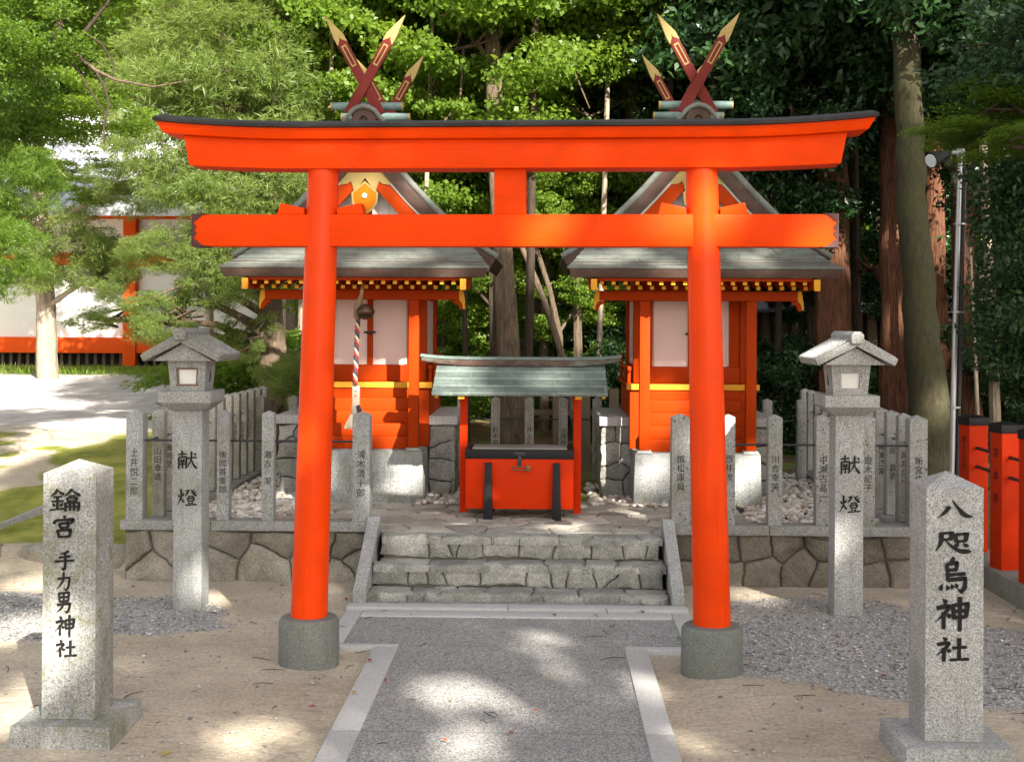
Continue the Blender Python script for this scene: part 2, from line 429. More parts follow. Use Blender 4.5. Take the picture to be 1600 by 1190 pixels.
def _curve(pts, kind):
    pts = [np.array(p, float) for p in pts]
    if kind in 'zk':                                    # brush corners stay angular
        out = []
        for a, b in zip(pts[:-1], pts[1:]):
            for i in range(8): out.append(a + (b - a) * i / 8)
        return out + [pts[-1]]
    if len(pts) == 2:
        return [pts[0] + (pts[1] - pts[0]) * i / 10 for i in range(11)]
    out = []
    P = [2 * pts[0] - pts[1]] + pts + [2 * pts[-1] - pts[-2]]
    for i in range(1, len(P) - 2):
        for k in range(8):
            t = k / 8
            out.append(.5 * (2*P[i] + (P[i+1]-P[i-1])*t + (2*P[i-1]-5*P[i]+4*P[i+1]-P[i+2])*t*t + (3*P[i]-P[i-1]-3*P[i+1]+P[i+2])*t**3))
    return out + [pts[-1]]
PROF = {'h': ([0, .12, .5, .85, 1], [.8, .95, .66, 1.0, .75]), 'v': ([0, .12, .5, .9, 1], [.95, 1.1, .85, .95, .7]),
        'p': ([0, .15, .6, 1], [.95, 1.1, .85, .12]), 'n': ([0, .35, .8, .92, 1], [.3, .75, 1.45, 1.1, .12]),
        'd': ([0, .5, .85, 1], [.25, .95, 1.15, .6]), 'z': ([0, .1, .45, .55, .9, 1], [.8, .9, .75, 1.15, .95, .7]),
        'k': ([0, .1, .4, .75, .9, 1], [.85, .95, .95, 1.1, .8, .1])}
def brush(mb, ch, x0, x1, zt, zb, y, w=10.0):
    """writes one character on the plane y (facing the viewer) in a box"""
    for si, st in enumerate(GLYPH[ch]):
        kind, rest = st[0], st[2:]
        pts = [tuple(float(q) for q in p.split(',')) for p in rest.split()]
        c = _curve(pts, kind)
        L = [0.0]
        for a, b in zip(c[:-1], c[1:]): L.append(L[-1] + float(np.linalg.norm(b - a)))
        sx, sz = (x1 - x0) / 100.0, (zt - zb) / 100.0
        dense = 0.72 if len(GLYPH[ch]) > 12 else 1.0
        vs, fs = [], []
        yy = y - 0.00004 * si
        for i, p in enumerate(c):
            d = c[min(i+1, len(c)-1)] - c[max(i-1, 0)]
            d = d / (np.linalg.norm(d) + 1e-9)
            hw = np.interp(L[i] / L[-1], *PROF[kind]) * w * .5 * dense
            n = np.array([-d[1], d[0]]) * hw
            if i == 0: p = p - d * hw * .35
            if i == len(c) - 1: p = p + d * hw * .35
            for q in (p + n, p - n):
                vs.append((x0 + q[0] * sx, yy, zt - q[1] * sz))
        for i in range(len(c) - 1):
            fs.append((2*i, 2*i+1, 2*i+3, 2*i+2))
        mb.add(vs, fs)
_txt = {}
def text_mesh(s):
    """a column of small characters, 1 unit wide, in the x-z plane facing -y, top at 0"""
    if s in _txt: return _txt[s]
    cu = bpy.data.curves.new('letters', 'FONT')
    cu.body = '\n'.join(s); cu.align_x = 'CENTER'; cu.size = 1.0; cu.space_line = 1.08; cu.offset = 0.004; cu.resolution_u = 3
    o = bpy.data.objects.new('letters', cu); COL.objects.link(o)
    dg = bpy.context.evaluated_depsgraph_get()
    me = bpy.data.meshes.new_from_object(o.evaluated_get(dg))
    V = [(v.co.x, 0.0, v.co.y) for v in me.vertices]; F = [tuple(p.vertices) for p in me.polygons]
    bpy.data.objects.remove(o, do_unlink=True); bpy.data.curves.remove(cu); bpy.data.meshes.remove(me)
    _txt[s] = (V, F)
    return _txt[s]
def write(mb, s, x, y, ztop, size, xs=1.0):
    V, F = text_mesh(s)
    zt = max((v[2] for v in V), default=0)
    mb.add([(x + v[0] * size * xs, y, ztop + (v[2] - zt) * size) for v in V], F)

_vn = {}
def vnoise(x, y, seed=0):
    """smooth value noise, numpy"""
    if seed not in _vn: _vn[seed] = np.random.RandomState(seed).rand(64, 64)
    r = _vn[seed]
    xi, yi = np.floor(x).astype(int), np.floor(y).astype(int); fx, fy = x - xi, y - yi
    fx, fy = fx*fx*(3-2*fx), fy*fy*(3-2*fy)
    g = lambda a, b: r[a % 64, b % 64]
    return (g(xi, yi)*(1-fx) + g(xi+1, yi)*fx)*(1-fy) + (g(xi, yi+1)*(1-fx) + g(xi+1, yi+1)*fx)*fy
# ------------------------------------------------------------------ stone patterns
def cells2d(sites, x0, x1, z0, z1):
    out = []
    for i, a in enumerate(sites):
        poly = [(x0, z0), (x1, z0), (x1, z1), (x0, z1)]
        for j, b in enumerate(sites):
            if i == j or not poly: continue
            mx, mz = (a[0] + b[0]) / 2, (a[1] + b[1]) / 2
            nx, nz = b[0] - a[0], b[1] - a[1]
            new = []
            for k in range(len(poly)):
                p, q = poly[k], poly[(k + 1) % len(poly)]
                dp = (p[0] - mx) * nx + (p[1] - mz) * nz; dq = (q[0] - mx) * nx + (q[1] - mz) * nz
                if dp <= 0: new.append(p)
                if dp * dq < 0:
                    t = dp / (dp - dq); new.append((p[0] + (q[0] - p[0]) * t, p[1] + (q[1] - p[1]) * t))
            poly = new
        if len(poly) >= 3: out.append(poly)
    return out
def inset(poly, d):
    n = len(poly); out = []
    A = sum(poly[i][0] * poly[(i+1) % n][1] - poly[(i+1) % n][0] * poly[i][1] for i in range(n))
    sg = 1 if A > 0 else -1
    for i in range(n):
        p0, p1, p2 = poly[i-1], poly[i], poly[(i+1) % n]
        def nrm(a, b):
            dx, dy = b[0]-a[0], b[1]-a[1]; l = math.hypot(dx, dy) + 1e-9
            return (-dy / l * sg, dx / l * sg)
        n1, n2 = nrm(p0, p1), nrm(p1, p2)
        bx, by = n1[0] + n2[0], n1[1] + n2[1]; k = max(.5, (bx*bx + by*by) / 2)
        out.append((p1[0] + bx / k * d, p1[1] + by / k * d))
    return out
def stonework(name, mat, polys, place, depth, joint, rnd, parent=None, rough=.006, bulge=.5, sub=4, jag=.25, warp=.035):
    """irregular stones: each polygon becomes a bulged, chipped block; place(u, v, w) -> point, w outward"""
    V, F, T = [], [], []
    for poly in polys:
        cx = sum(p[0] for p in poly) / len(poly); cz = sum(p[1] for p in poly) / len(poly)
        size = min(max(abs(p[0]-cx) for p in poly), max(abs(p[1]-cz) for p in poly))
        if size < joint * 1.2: continue
        q = inset(poly, joint)
        ring = []
        m = len(q)
        for i in range(m):                              # subdivide the outline, chip it a little
            a, b = q[i], q[(i + 1) % m]
            L = math.hypot(b[0]-a[0], b[1]-a[1]); k = max(1, min(sub * 3, int(L / max(.016, size * .28))))
            for s in range(k):
                t = s / k
                j = (rnd.random() - .5) * joint * jag * 2
                ring.append((a[0] + (b[0]-a[0]) * t + j, a[1] + (b[1]-a[1]) * t + (rnd.random() - .5) * joint * jag * 2))
        n = len(ring); base = len(V); tint = rnd.random()
        dep = depth * (.7 + .6 * rnd.random())
        tx, tz = (rnd.random() - .5) * .12, (rnd.random() - .5) * .12
        levels = [(1.0, -depth * 1.2), (1.0, dep * .30), (.975, dep * .62), (.93, dep * .84), (.80, dep), (.45, dep * (1 + bulge * .22))]
        for sc, w in levels:
            for (x, z) in ring:
                wx_ = warp * (float(vnoise(np.array(x * 7 + 30), np.array(z * 7 + 30), 71)) - .5) + warp * .5 * (float(vnoise(np.array(x * 23 + 30), np.array(z * 23 + 30), 72)) - .5)
                wz_ = warp * (float(vnoise(np.array(x * 7 + 50), np.array(z * 7 + 10), 73)) - .5) + warp * .5 * (float(vnoise(np.array(x * 23 + 50), np.array(z * 23 + 10), 74)) - .5)
                x, z = x + wx_, z + wz_
                xx, zz = cx + (x - cx) * sc, cz + (z - cz) * sc
                ww = w + (rnd.random() - .5) * rough * (1 if w > 0 else 0) + ((x - cx) * tx + (z - cz) * tz) * (1 if w > dep * .5 else 0) * .35
                V.append(place(xx, zz, ww)); T.append(tint)
        V.append(place(cx, cz, dep * (1 + bulge * .3))); T.append(tint)
        for l in range(len(levels) - 1):
            for k in range(n):
                k2 = (k + 1) % n
                F.append((base + l*n + k, base + l*n + k2, base + (l+1)*n + k2, base + (l+1)*n + k))
        c = len(V) - 1; l = len(levels) - 1
        for k in range(n): F.append((base + l*n + k, base + l*n + (k+1) % n, c))
    me = bpy.data.meshes.new(name); me.from_pydata([tuple(v) for v in V], [], F)
    a = me.attributes.new('tint', 'FLOAT', 'POINT'); a.data.foreach_set('value', np.array(T, np.float32))
    bm = bmesh.new(); bm.from_mesh(me); bmesh.ops.recalc_face_normals(bm, faces=bm.faces); bm.to_mesh(me); bm.free()
    me.shade_smooth(); me.set_sharp_from_angle(angle=R(40))
    return link(name, me, mat, parent)
def row_sites(rnd, x0, x1, z0, z1, rows, wmin, wmax, jz=.2):
    s = []
    for r in range(rows):
        z = z0 + (z1 - z0) * (r + .5) / rows; x = x0 + rnd.random() * wmin * .5
        while x < x1:
            w = wmin + (wmax - wmin) * rnd.random()
            s.append((x + w / 2, z + (rnd.random() - .5) * jz * (z1 - z0) / rows)); x += w
    return s

# ------------------------------------------------------------------ ground
def sstep(a, b, x):
    t = np.clip((x - a) / (b - a), 0, 1); return t * t * (3 - 2 * t)
TER_X0, TER_X1, TER_Y0, TER_Y1, TER_Z = -2.62, 2.42, 7.86, 11.2, 0.31
def hgt(X, Y):
    X = np.asarray(X, float); Y = np.asarray(Y, float)
    left = .10 * sstep(8.25, 8.45, Y) + .20 * sstep(8.5, 9.8, Y) + .24 * sstep(9.8, 13, Y) + .18 * sstep(13, 22, Y)
    left = left + .05 * (vnoise(X * 1.3, Y * 1.3, 3) - .5) * sstep(8.6, 9.4, Y) * (1 - sstep(13, 15, Y))
    mid = .27 * sstep(8.2, 8.3, Y) + .22 * sstep(11.5, 20, Y)
    right = .28 * sstep(10.2, 12.5, Y) + .18 * sstep(13, 20, Y)
    wl = 1 - sstep(-2.75, -2.6, X); wr = sstep(2.3, 2.45, X)
    near = 1 - sstep(11.5, 14, Y)
    wl2 = 1 - sstep(-4.5, -1.0, X)
    wl = wl * near + wl2 * (1 - near)
    h = left * wl + mid * (1 - wl) * (1 - wr) + right * wr
    return h + .012 * (vnoise(X * 2.1, Y * 2.1, 5) - .5) + .006 * (vnoise(X * 9, Y * 9, 6) - .5)
def axis(lo, a, b, hi, fine, n):
    c = list(np.arange(a, b, fine))
    k = np.linspace(0, 1, n)[1:] ** 2.2
    return np.array(list((a - (a - lo) * k)[::-1]) + c + list(b + (hi - b) * k))
gx, gy = axis(-90, -7, 6, 90, .085, 26), axis(-40, 3.4, 15, 110, .085, 26)
GX, GY = np.meshgrid(gx, gy)
GZ = hgt(GX, GY)
# flat where the paving and the kerbs lie
pv = sstep(.95, .75, np.abs(GX + .16)) * (1 - sstep(7.2, 7.4, GY)); GZ = GZ * (1 - pv) - .015 * pv
def blob(x, y, cx, cy, rx, ry, seed):
    d = ((x - cx) / rx) ** 2 + ((y - cy) / ry) ** 2
    return sstep(1.15, .75, d + .55 * (vnoise(x * 2.6, y * 2.6, seed) - .5) + .25 * (vnoise(x * 8, y * 8, seed + 1) - .5))
def gravel_mask(x, y):
    return np.maximum.reduce([blob(x, y, -3.05, 6.85, 1.35, .60, 11), blob(x, y, 1.8, 6.3, .95, .85, 13), blob(x, y, 2.55, 5.75, .8, .55, 15),
                              .55 * blob(x, y, 1.5, 7.2, .6, .4, 17), .6 * blob(x, y, -2.5, 4.35, 1.0, .25, 19)])
grav = gravel_mask(GX, GY) * (GY < 8)
moss = (1 - sstep(-2.85, -2.7, GX)) * sstep(8.3, 8.75, GY) * (1 - sstep(12.2, 13.0, GY)) * sstep(.25, .55, vnoise(GX * .9, GY * .9, 21) + .35 * vnoise(GX * 4, GY * 4, 22))
pale = (1 - sstep(-4.4, -3.4, GX - (GY - 13) * -.12)) * sstep(12.5, 13.2, GY) * (1 - sstep(20.5, 21.5, GY))
lit = np.clip(sstep(11.0, 11.6, GY) * sstep(-4.2, -3.2, GX) + sstep(2.5, 3.1, GX) * sstep(8.5, 9.2, GY), 0, 1)
grs = (1 - sstep(-4.5, -3.8, GX)) * sstep(20.5, 21.5, GY)
nx_, ny_ = len(gx), len(gy)
idx = np.arange(nx_ * ny_).reshape(ny_, nx_)
gf = np.stack([idx[:-1, :-1], idx[:-1, 1:], idx[1:, 1:], idx[1:, :-1]], -1).reshape(-1, 4)
gme = np_mesh('ground', np.stack([GX, GY, GZ], -1).reshape(-1, 3), gf,
              {'gravel': grav.ravel(), 'moss': moss.ravel(), 'pale': pale.ravel(), 'litter': lit.ravel(), 'grass': grs.ravel()}, True)
t = NT('sandy_ground'); w = t.world()
n1, n2, n3 = t.noise(1.3, 7, .62, w), t.noise(55, 5, .7, w), t.noise(9, 6, .7, w)
sand = t.mix(t.ramp(n1, [(.3, 0), (.7, 1)]), (.31, .262, .195), (.46, .395, .31))
sand = t.mix(.55, sand, t.mix(1.0, sand, t.ramp(n2, [(.3, .22), (.7, .8)]), 'OVERLAY'))
sand = t.mix(t.math('MULTIPLY', t.ramp(n3, [(.55, 0), (.75, 1)]), .35), sand, (.17, .125, .08))
gcell = t.voro(95, w)
gcol = t.mix(.85, (.28, .272, .26), t.ramp(gcell, [(0, (.115, .112, .108)), (.5, (.30, .292, .28)), (1, (.56, .545, .52))]))
gm = t.ramp(t.math('ADD', t.attr('gravel'), t.math('MULTIPLY', t.math('SUBTRACT', t.noise(70, 3, .6, w), .5), .9)), [(.38, 0), (.60, 1)])
col = t.mix(gm, sand, gcol)
mcol = t.mix(t.ramp(t.noise(3.2, 6, .65, w), [(.3, 0), (.7, 1)]), (.09, .115, .015), (.30, .285, .07))
mm = t.ramp(t.math('ADD', t.attr('moss'), t.math('MULTIPLY', t.math('SUBTRACT', t.noise(6, 6, .7, w), .5), .7)), [(.4, 0), (.6, 1)])
col = t.mix(mm, col, mcol)
lc = t.mix(t.ramp(t.voro(38, w), [(0, 0), (1, 1)]), (.055, .034, .02), (.15, .095, .055))
lc = t.mix(t.ramp(t.noise(2.4, 6, .7, w), [(.5, 0), (.6, 1)]), lc, (.10, .13, .025))
col = t.mix(t.attr('litter'), col, lc)
pc = t.mix(t.ramp(t.noise(2.2, 8, .7, t.scaled(w, (1, .5, 1))), [(.35, 0), (.65, 1)]), (.36, .32, .31), (.58, .55, .53))
col = t.mix(t.attr('pale'), col, pc)
col = t.mix(t.attr('grass'), col, t.mix(t.noise(3, 6, .7, w), (.09, .12, .03), (.20, .22, .07)))
h0_ = t.math('MULTIPLY', t.noise(3.4, 5, .6, t.scaled(w, (1, 2.2, 1)), 1.2), 1.6)
h = t.math('ADD', t.math('MULTIPLY', n2, .35), t.math('ADD', t.math('MULTIPLY', n3, .5), t.math('MULTIPLY', t.voro(95, w, 'Distance'), gm)))
h = t.math('ADD', h, h0_)
t.bump(h, .6, .018)
ground_o = link('ground', gme, t.fin(col, .95, .15)); props(ground_o, kind='structure')

# loose gravel stones, leaf litter
def scatter_stones(name, pts, smin, smax, mat, seed, ico=False, flat=.65, parent=None):
    r = np.random.RandomState(seed); n = len(pts)
    if ico:
        bm = bmesh.new(); bmesh.ops.create_icosphere(bm, subdivisions=2, radius=1.0)
        bv = np.array([v.co[:] for v in bm.verts]); bm.verts.index_update(); bf = np.array([[v.index for v in f.verts] for f in bm.faces]); bm.free()
    else:
        bv = np.array([(1,0,0),(0,1,0),(-1,0,0),(0,-1,0),(.2,.1,.8),(-.1,.2,-.8)], float)
        bf = np.array([(0,1,4),(1,2,4),(2,3,4),(3,0,4),(1,0,5),(2,1,5),(3,2,5),(0,3,5)])
    a = r.rand(n) * 6.283; s = smin + (smax - smin) * r.rand(n) ** 1.8
    sx, sy, sz = s * (.75 + .5 * r.rand(n)), s * (.6 + .5 * r.rand(n)), s * flat * (.7 + .5 * r.rand(n))
    k = len(bv)
    B = np.repeat(bv[None], n, 0) + (0 if ico else (r.rand(n, k, 3) - .5) * .55)
    x, y, z = B[..., 0] * sx[:, None], B[..., 1] * sy[:, None], B[..., 2] * sz[:, None]
    tl = (r.rand(n) - .5)[:, None] * .9
    z = z + x * tl * .5
    ca, sa = np.cos(a)[:, None], np.sin(a)[:, None]
    V = np.stack([x * ca - y * sa + pts[:, 0:1], x * sa + y * ca + pts[:, 1:2], z + pts[:, 2:3] + sz[:, None] * .45], -1)
    F = (bf[None] + (np.arange(n) * k)[:, None, None]).reshape(-1, 3)
    return link(name, np_mesh(name, V.reshape(-1, 3), F, {'tint': np.repeat(r.rand(n), k)}, ico), mat, parent)
t = NT('gravel_stone'); tn = t.attr('tint')
c_ = t.ramp(tn, [(0, (.115, .112, .11)), (.4, (.275, .268, .26)), (.75, (.40, .39, .375)), (.9, (.34, .30, .25)), (1, (.55, .55, .56))])
M['gravel'] = t.fin(t.mix(.4, c_, t.mix(1.0, c_, t.noise(180, 3), 'OVERLAY')), .85, .25)
t = NT('river_pebble'); tn = t.attr('tint')
c_ = t.ramp(tn, [(0, (.24, .20, .16)), (.3, (.42, .37, .31)), (.7, (.56, .53, .48)), (.92, (.66, .64, .60)), (1, (.30, .21, .16))])
M['pebble'] = t.fin(t.mix(.35, c_, t.mix(1.0, c_, t.noise(60, 5), 'OVERLAY')), .7, .3)
rs = np.random.RandomState(5)
P = np.stack([rs.uniform(-4.4, 3.6, 70000), rs.uniform(4.2, 7.8, 70000)], -1)
mk = gravel_mask(P[:, 0], P[:, 1])
keep = (rs.rand(len(P)) < mk * .42 + .03) & ~((np.abs(P[:, 0] + .16) < .72) & (P[:, 1] < 7.3)) & ~((np.abs(P[:, 0] + .16) < .95) & (P[:, 1] > 6.1) & (P[:, 1] < 7.3))
for bx, by, br in ((-1.815, 4.95, .2), (1.5, 4.83, .21), (-2.0, 7.27, .09), (1.69, 7.1, .09), (-1.105, 6.03, .15), (.777, 5.92, .15)):
    keep &= ~((np.abs(P[:, 0] - bx) < br) & (np.abs(P[:, 1] - by) < br))
P = P[keep]
scatter_stones('gravel', np.column_stack([P, hgt(P[:, 0], P[:, 1])]), .005, .0145, M['gravel'], 7)['kind'] = 'stuff'

# ------------------------------------------------------------------ path
rnd = random.Random(11)
PXL, PXR = -.715, .397
t = NT('washed_aggregate'); w = t.world()
v = t.voro(150, w)
c_ = t.ramp(v, [(0, (.10, .10, .098)), (.45, (.25, .248, .24)), (.8, (.39, .385, .37)), (1, (.50, .49, .47))])
c_ = t.mix(t.math('MULTIPLY', t.ramp(t.noise(1.6, 6, .65, w), [(.4, 0), (.7, 1)]), .3), c_, (.10, .10, .10))
c_ = t.mix(t.math('MULTIPLY', t.ramp(t.noise(11, 6, .7, w), [(.55, 0), (.75, 1)]), .35), c_, (.30, .28, .24))
t.bump(t.voro(150, w, 'Distance'), .5, .006)
M['aggregate'] = t.fin(c_, .85, .3)
mb = MB(); mb.box(PXL, PXR, -1.5, 6.33, -.05, .004)
mb.box(-1.0, .70, 6.333, 6.93, -.05, .004)
for yj in (3.2, 4.93):
    pass
props(mb.build('path', M['aggregate']), kind='structure')
mb = MB()
mb.box(PXL + .002, PXR - .002, 4.986, 4.992, .0, .0052); mb.box(PXL + .002, PXR - .002, 6.329, 6.334, .0, .0052)
props(mb.build('path_joint', mat_plain('pale_joint', (.17, .17, .16), .9, var=.4, sc=60)), kind='structure')
mb = MB()
for y0, y1 in ((-1.5, 2.2), (2.204, 4.98), (4.984, 6.325)):
    mb.box(-.832, PXL, y0, y1, -.06, .012); mb.box(PXR, .508, y0, y1, -.06, .012)
mb.box(-1.045, -.719, 6.262, 6.325, -.06, .0125); mb.box(.401, .755, 6.262, 6.325, -.06, .0125)
mb.box(-1.09, -1.0, 6.33, 7.06, -.06, .012); mb.box(.70, .80, 6.33, 7.06, -.06, .012)
mb.box(-.998, .698, 6.932, 7.06, -.06, .0125)
mb.box(-1.10, -.2, 7.09, 7.20, -.06, .022); mb.box(-.197, .80, 7.09, 7.20, -.06, .022)
props(mb.build('path_edging', M['concrete'], bevel=.006), kind='structure')
mb = MB(); mb.box(-1.02, .70, 7.2, 7.36, -.06, .008)
props(mb.build('gutter', M['aggregate']), kind='structure')

# ------------------------------------------------------------------ steps of rough stone with two sloping side slabs
st = thing('stone_steps', (-.145, 7.3, 0), 'three shallow rough stone steps between two sloping granite slabs', 'steps')
def step(x0, x1, y0, y1, z0, z1, seed, name='step'):
    r = random.Random(seed)
    p = MB((-.145, 7.3, 0)); p.box(x0 + .02, x1 - .02, y0 + .03, y1, z0 - .05, z1 - .015)
    core = p.build(name, M['mortar_wall'], st)
    rs_ = row_sites(r, x0, x1, z0, z1, 1, .16, .34, .5)
    for k in range(3):
        rs_.append((x0 + (x1 - x0) * r.random(), z0 + (z1 - z0) * (.15 + .6 * r.random())))
    stonework('riser', M['rock_grey'], cells2d(rs_, x0, x1, z0, z1 - .004), lambda u, v_, w_: (u + .145, y0 + .03 - w_ - 7.3, v_), .022, .0028, r, core, .005)
    ts = row_sites(r, x0, x1, y0, y1, 1, .2, .4, .3) + [(x0 + (x1 - x0) * r.random(), y0 + (y1 - y0) * r.random()) for _ in range(4)]
    stonework('tread', M['rock_grey'], cells2d(ts, x0, x1, y0 + .004, y1), lambda u, v_, w_: (u + .145, v_ - 7.3, z1 - .022 + w_), .02, .0028, r, core, .004, .2)
step(-1.01, .71, 7.30, 7.52, -.02, .055, 3)
step(-1.00, .705, 7.49, 7.73, .055, .185, 4)
step(-.99, .70, 7.69, 7.90, .185, .315, 8)
for x0, x1 in ((-1.085, -1.012), (.722, .795)):
    mb = MB((-.145, 7.3, 0))
    mb.prism([(7.235, -.04), (7.235, .075), (7.86, .405), (7.93, .405), (7.93, -.04)], x0, x1, 'x')
    mb.build('side_slab', M['granite_clean'], st, bevel=.006)

# ------------------------------------------------------------------ terrace
r = random.Random(21)
mb = MB(); mb.box(-2.55, 2.36, 7.93, 11.25, -.1, .288)
props(mb.build('terrace_base', M['mortar']), kind='structure')
def flat(u, v_, w_): return (u, v_, .296 + w_)
pv = [(-1.75 + 3.1 * r.random(), 7.9 + 1.45 * r.random()) for _ in range(105)]
for _ in range(3):
    pv = [(sum(q[0] for q in c) / len(c), sum(q[1] for q in c) / len(c)) for c in cells2d(pv, -1.75, 1.35, 7.9, 9.35)]
props(stonework('terrace_paving', M['flag'], cells2d(pv, -1.75, 1.35, 7.9, 9.35), flat, .016, .004, r, None, .003, .15), kind='structure')
t = NT('mossy_earth'); w = t.world()
c_ = t.mix(t.ramp(t.noise(3, 6, .7, w), [(.35, 0), (.6, 1)]), (.11, .075, .045), (.16, .17, .035))
t.bump(t.noise(40, 6, .7, w), .6, .02)
mb = MB(); mb.box(-.95, .72, 9.36, 11.24, .25, .302)
props(mb.build('moss_ground', t.fin(c_, .95, .1)), kind='structure')

# retaining walls: stones under a granite kerb
def wall_thing(x0, x1, label, mat, sites, seed):
    r = random.Random(seed)
    w_ = thing('retaining_wall', ((x0 + x1) / 2, 7.9, 0), label, 'stone wall')
    cx = (x0 + x1) / 2
    p = MB((cx, 7.9, 0)); p.box(x0, x1, 7.885, 7.99, -.08, .31); core = p.build('core', M['mortar_wall'], w_)
    stonework('masonry', mat, cells2d(sites, x0, x1, -.03, .312), lambda u, v_, k: (u - cx, 7.89 - k - 7.9, v_), .034, .0032, r, w_, .008, .5)
    m = 3; p = MB((cx, 7.9, 0))
    e = [x0 - .02, x0 + (x1 - x0) * .36, x0 + (x1 - x0) * .71, x1 + .01]
    for a, b in zip(e[:-1], e[1:]): p.box(a + .0015, b - .0015, 7.832, 7.99, .315, .374)
    p.build('kerb', M['granite_kerb'], w_, bevel=.005)
    return w_
wall_thing(-2.6, -1.09, 'low retaining wall of large tan boulders under the pale kerb behind the key-shrine post', M['rock_left'],
           [(-2.45, .05), (-2.3, .24), (-2.05, .10), (-1.98, .28), (-1.72, .08), (-1.62, .27), (-1.42, .12), (-1.38, .28), (-1.27, .04), (-1.2, .25), (-1.13, .14), (-2.58, .2)], 31)
wall_thing(.80, 2.39, 'low retaining wall of brown fitted stones under the lichen-stained kerb', M['rock_brown'],
           [(.87, .24), (.86, .08), (1.08, .23), (1.1, .06), (1.3, .25), (1.34, .09), (1.47, .24), (1.54, .12), (1.72, .27), (1.74, .05), (1.95, .22), (1.98, .06), (2.18, .25), (2.2, .1), (2.33, .2)], 33)

# pebble beds
rs = np.random.RandomState(9)
def pebbles(x0, x1, y0, y1, n, z=.30, smin=.014, smax=.034):
    p = np.stack([rs.uniform(x0, x1, n), rs.uniform(y0, y1, n), np.full(n, z) + rs.rand(n) * .012], -1); return p
pb = np.concatenate([pebbles(-2.38, -1.72, 8.02, 9.6, 1250), pebbles(1.36, 2.22, 8.02, 9.9, 1500), pebbles(-.9, -.52, 9.15, 10.2, 260), pebbles(.33, .72, 9.1, 10.3, 300),
                     pebbles(.62, .85, 8.98, 9.18, 26, .315), pebbles(-.92, -.55, 9.05, 9.2, 36, .315), pebbles(-2.38, -1.95, 9.6, 11.1, 380), pebbles(1.75, 2.22, 9.9, 11.1, 380)])
scatter_stones('pebbles', pb, .013, .034, M['pebble'], 12, True, .6)['kind'] = 'stuff'

# ------------------------------------------------------------------ granite post fences
ROT = 0.0
def fence_post(parent, org, x, y, z0, ztip, w_, mat, text, tz=.80, ts=.05):
    h = w_ / 2; zs = ztip - w_ * .24
    p = MB(org)
    v0 = [(x-h, y-h, z0), (x+h, y-h, z0), (x+h, y+h, z0), (x-h, y+h, z0)]
    v1 = [(a, b, zs) for a, b, _ in v0]
    p.add(v0 + v1 + [(x, y, ztip)], [(3,2,1,0), (0,1,5,4), (1,2,6,5), (2,3,7,6), (3,0,4,7), (4,5,8), (5,6,8), (6,7,8), (7,4,8)])
    o = p.build('fence_post', mat, parent, bevel=.0035)
    if text:
        q = MB(org); write(q, text, x, y - h - .0012, tz, ts); q.build('inscription', M['ink_faded'], o, fix=False)
    return o
def rail(parent, org, a, b):
    p = MB(org); p.tube([a, b], .0065, 8); p.build('rail', M['iron'], parent)
FG = 'granite donor-post fences round the terrace'
def xp(px, Y): return at(px, 700, Y).x
org = (-1.8, 7.9, .374)
f = thing('stone_fence', org, 'row of pale granite posts on the kerb above the tan boulder wall', 'fence', FG)
for px, wd, tx in ((209.5, .104, '土井悦二郎'), (278, .075, ''), (348, .075, '後岡甚重郎'), (418, .075, '瀬古 潔'), (488, .075, ''), (564, .108, '浦木清十郎')):
    fence_post(f, org, xp(px, 7.86), 7.86 + wd / 2 + .004, .373, 1.052, wd, M['granite_fence'], tx, .815 if wd > .1 else .805, .055 if wd > .1 else .05)
rail(f, org, (-2.50, 7.91, .862), (-1.13, 7.91, .862))
org = (1.6, 7.9, .374)
f = thing('stone_fence', org, 'row of lichen-spotted granite posts on the kerb above the brown stone wall', 'fence', FG)
for px, wd, tx in ((1064, .110, '植松康員'), (1139, .078, '西井玫'), (1212, .086, '川合幸美'), (1287, .086, '中瀬古晶一'), (1357, .086, '遊木紀子'), (1436, .108, '新宮信用金')):
    fence_post(f, org, xp(px, 7.86), 7.86 + wd / 2 + .004, .373, 1.052, wd, M['granite_lichen'], tx, .80, .052)
rail(f, org, (.86, 7.91, .862), (2.28, 7.91, .862))
org = (-2.46, 9.6, .30)
f = thing('stone_fence', org, 'rust-stained granite posts running back along the terrace edge beside the mossy lawn', 'fence', FG)
names = ['山田幸道', '亀岡彦', '', '', '', '', '', '', '岡田稔', '土井茂', '大村史', '山本実', '']
t = NT('rust_stained_granite')
M['granite_rust'] = mat_granite('rust_granite', .40, .13, .5, (1, .97, .86), .3, 1, .5)
for k, tx in enumerate(names):
    fence_post(f, org, -2.46, 8.12 + .25 * k, .36, 1.045, .078, M['granite_rust'], tx, .80, .05)
rail(f, org, (-2.46, 7.95, .862), (-2.46, 11.2, .862))
p = MB(org); p.box(-2.53, -2.36, 8.0, 11.3, .2, .355); p.build('kerb', M['granite_kerb'], f, bevel=.006)
org = (2.28, 9.6, .30)
f = thing('stone_fence', org, 'mossy granite posts running back along the terrace edge toward the dark cedars', 'fence', FG)
names = ['尾井久一', '岡 直市', '柳瀬正富'] + [''] * 9
for k, tx in enumerate(names):
    fence_post(f, org, 2.28, 8.2 + .28 * k, .36, 1.045, .08, M['granite_lichen'], tx, .80, .05)
rail(f, org, (2.28, 7.95, .862), (2.28, 11.3, .862))
p = MB(org); p.box(2.19, 2.36, 8.0, 11.4, .2, .355); p.build('kerb', M['granite_kerb'], f, bevel=.006)
org = (-.1, 10.7, .30)
f = thing('stone_fence', org, 'row of weathered granite posts behind the offertory box and both shrines', 'fence', FG)
nm = {0: '鈴木順之助', 1: '井上なじ', 2: '上西昭男', 3: '西 恭敬'}
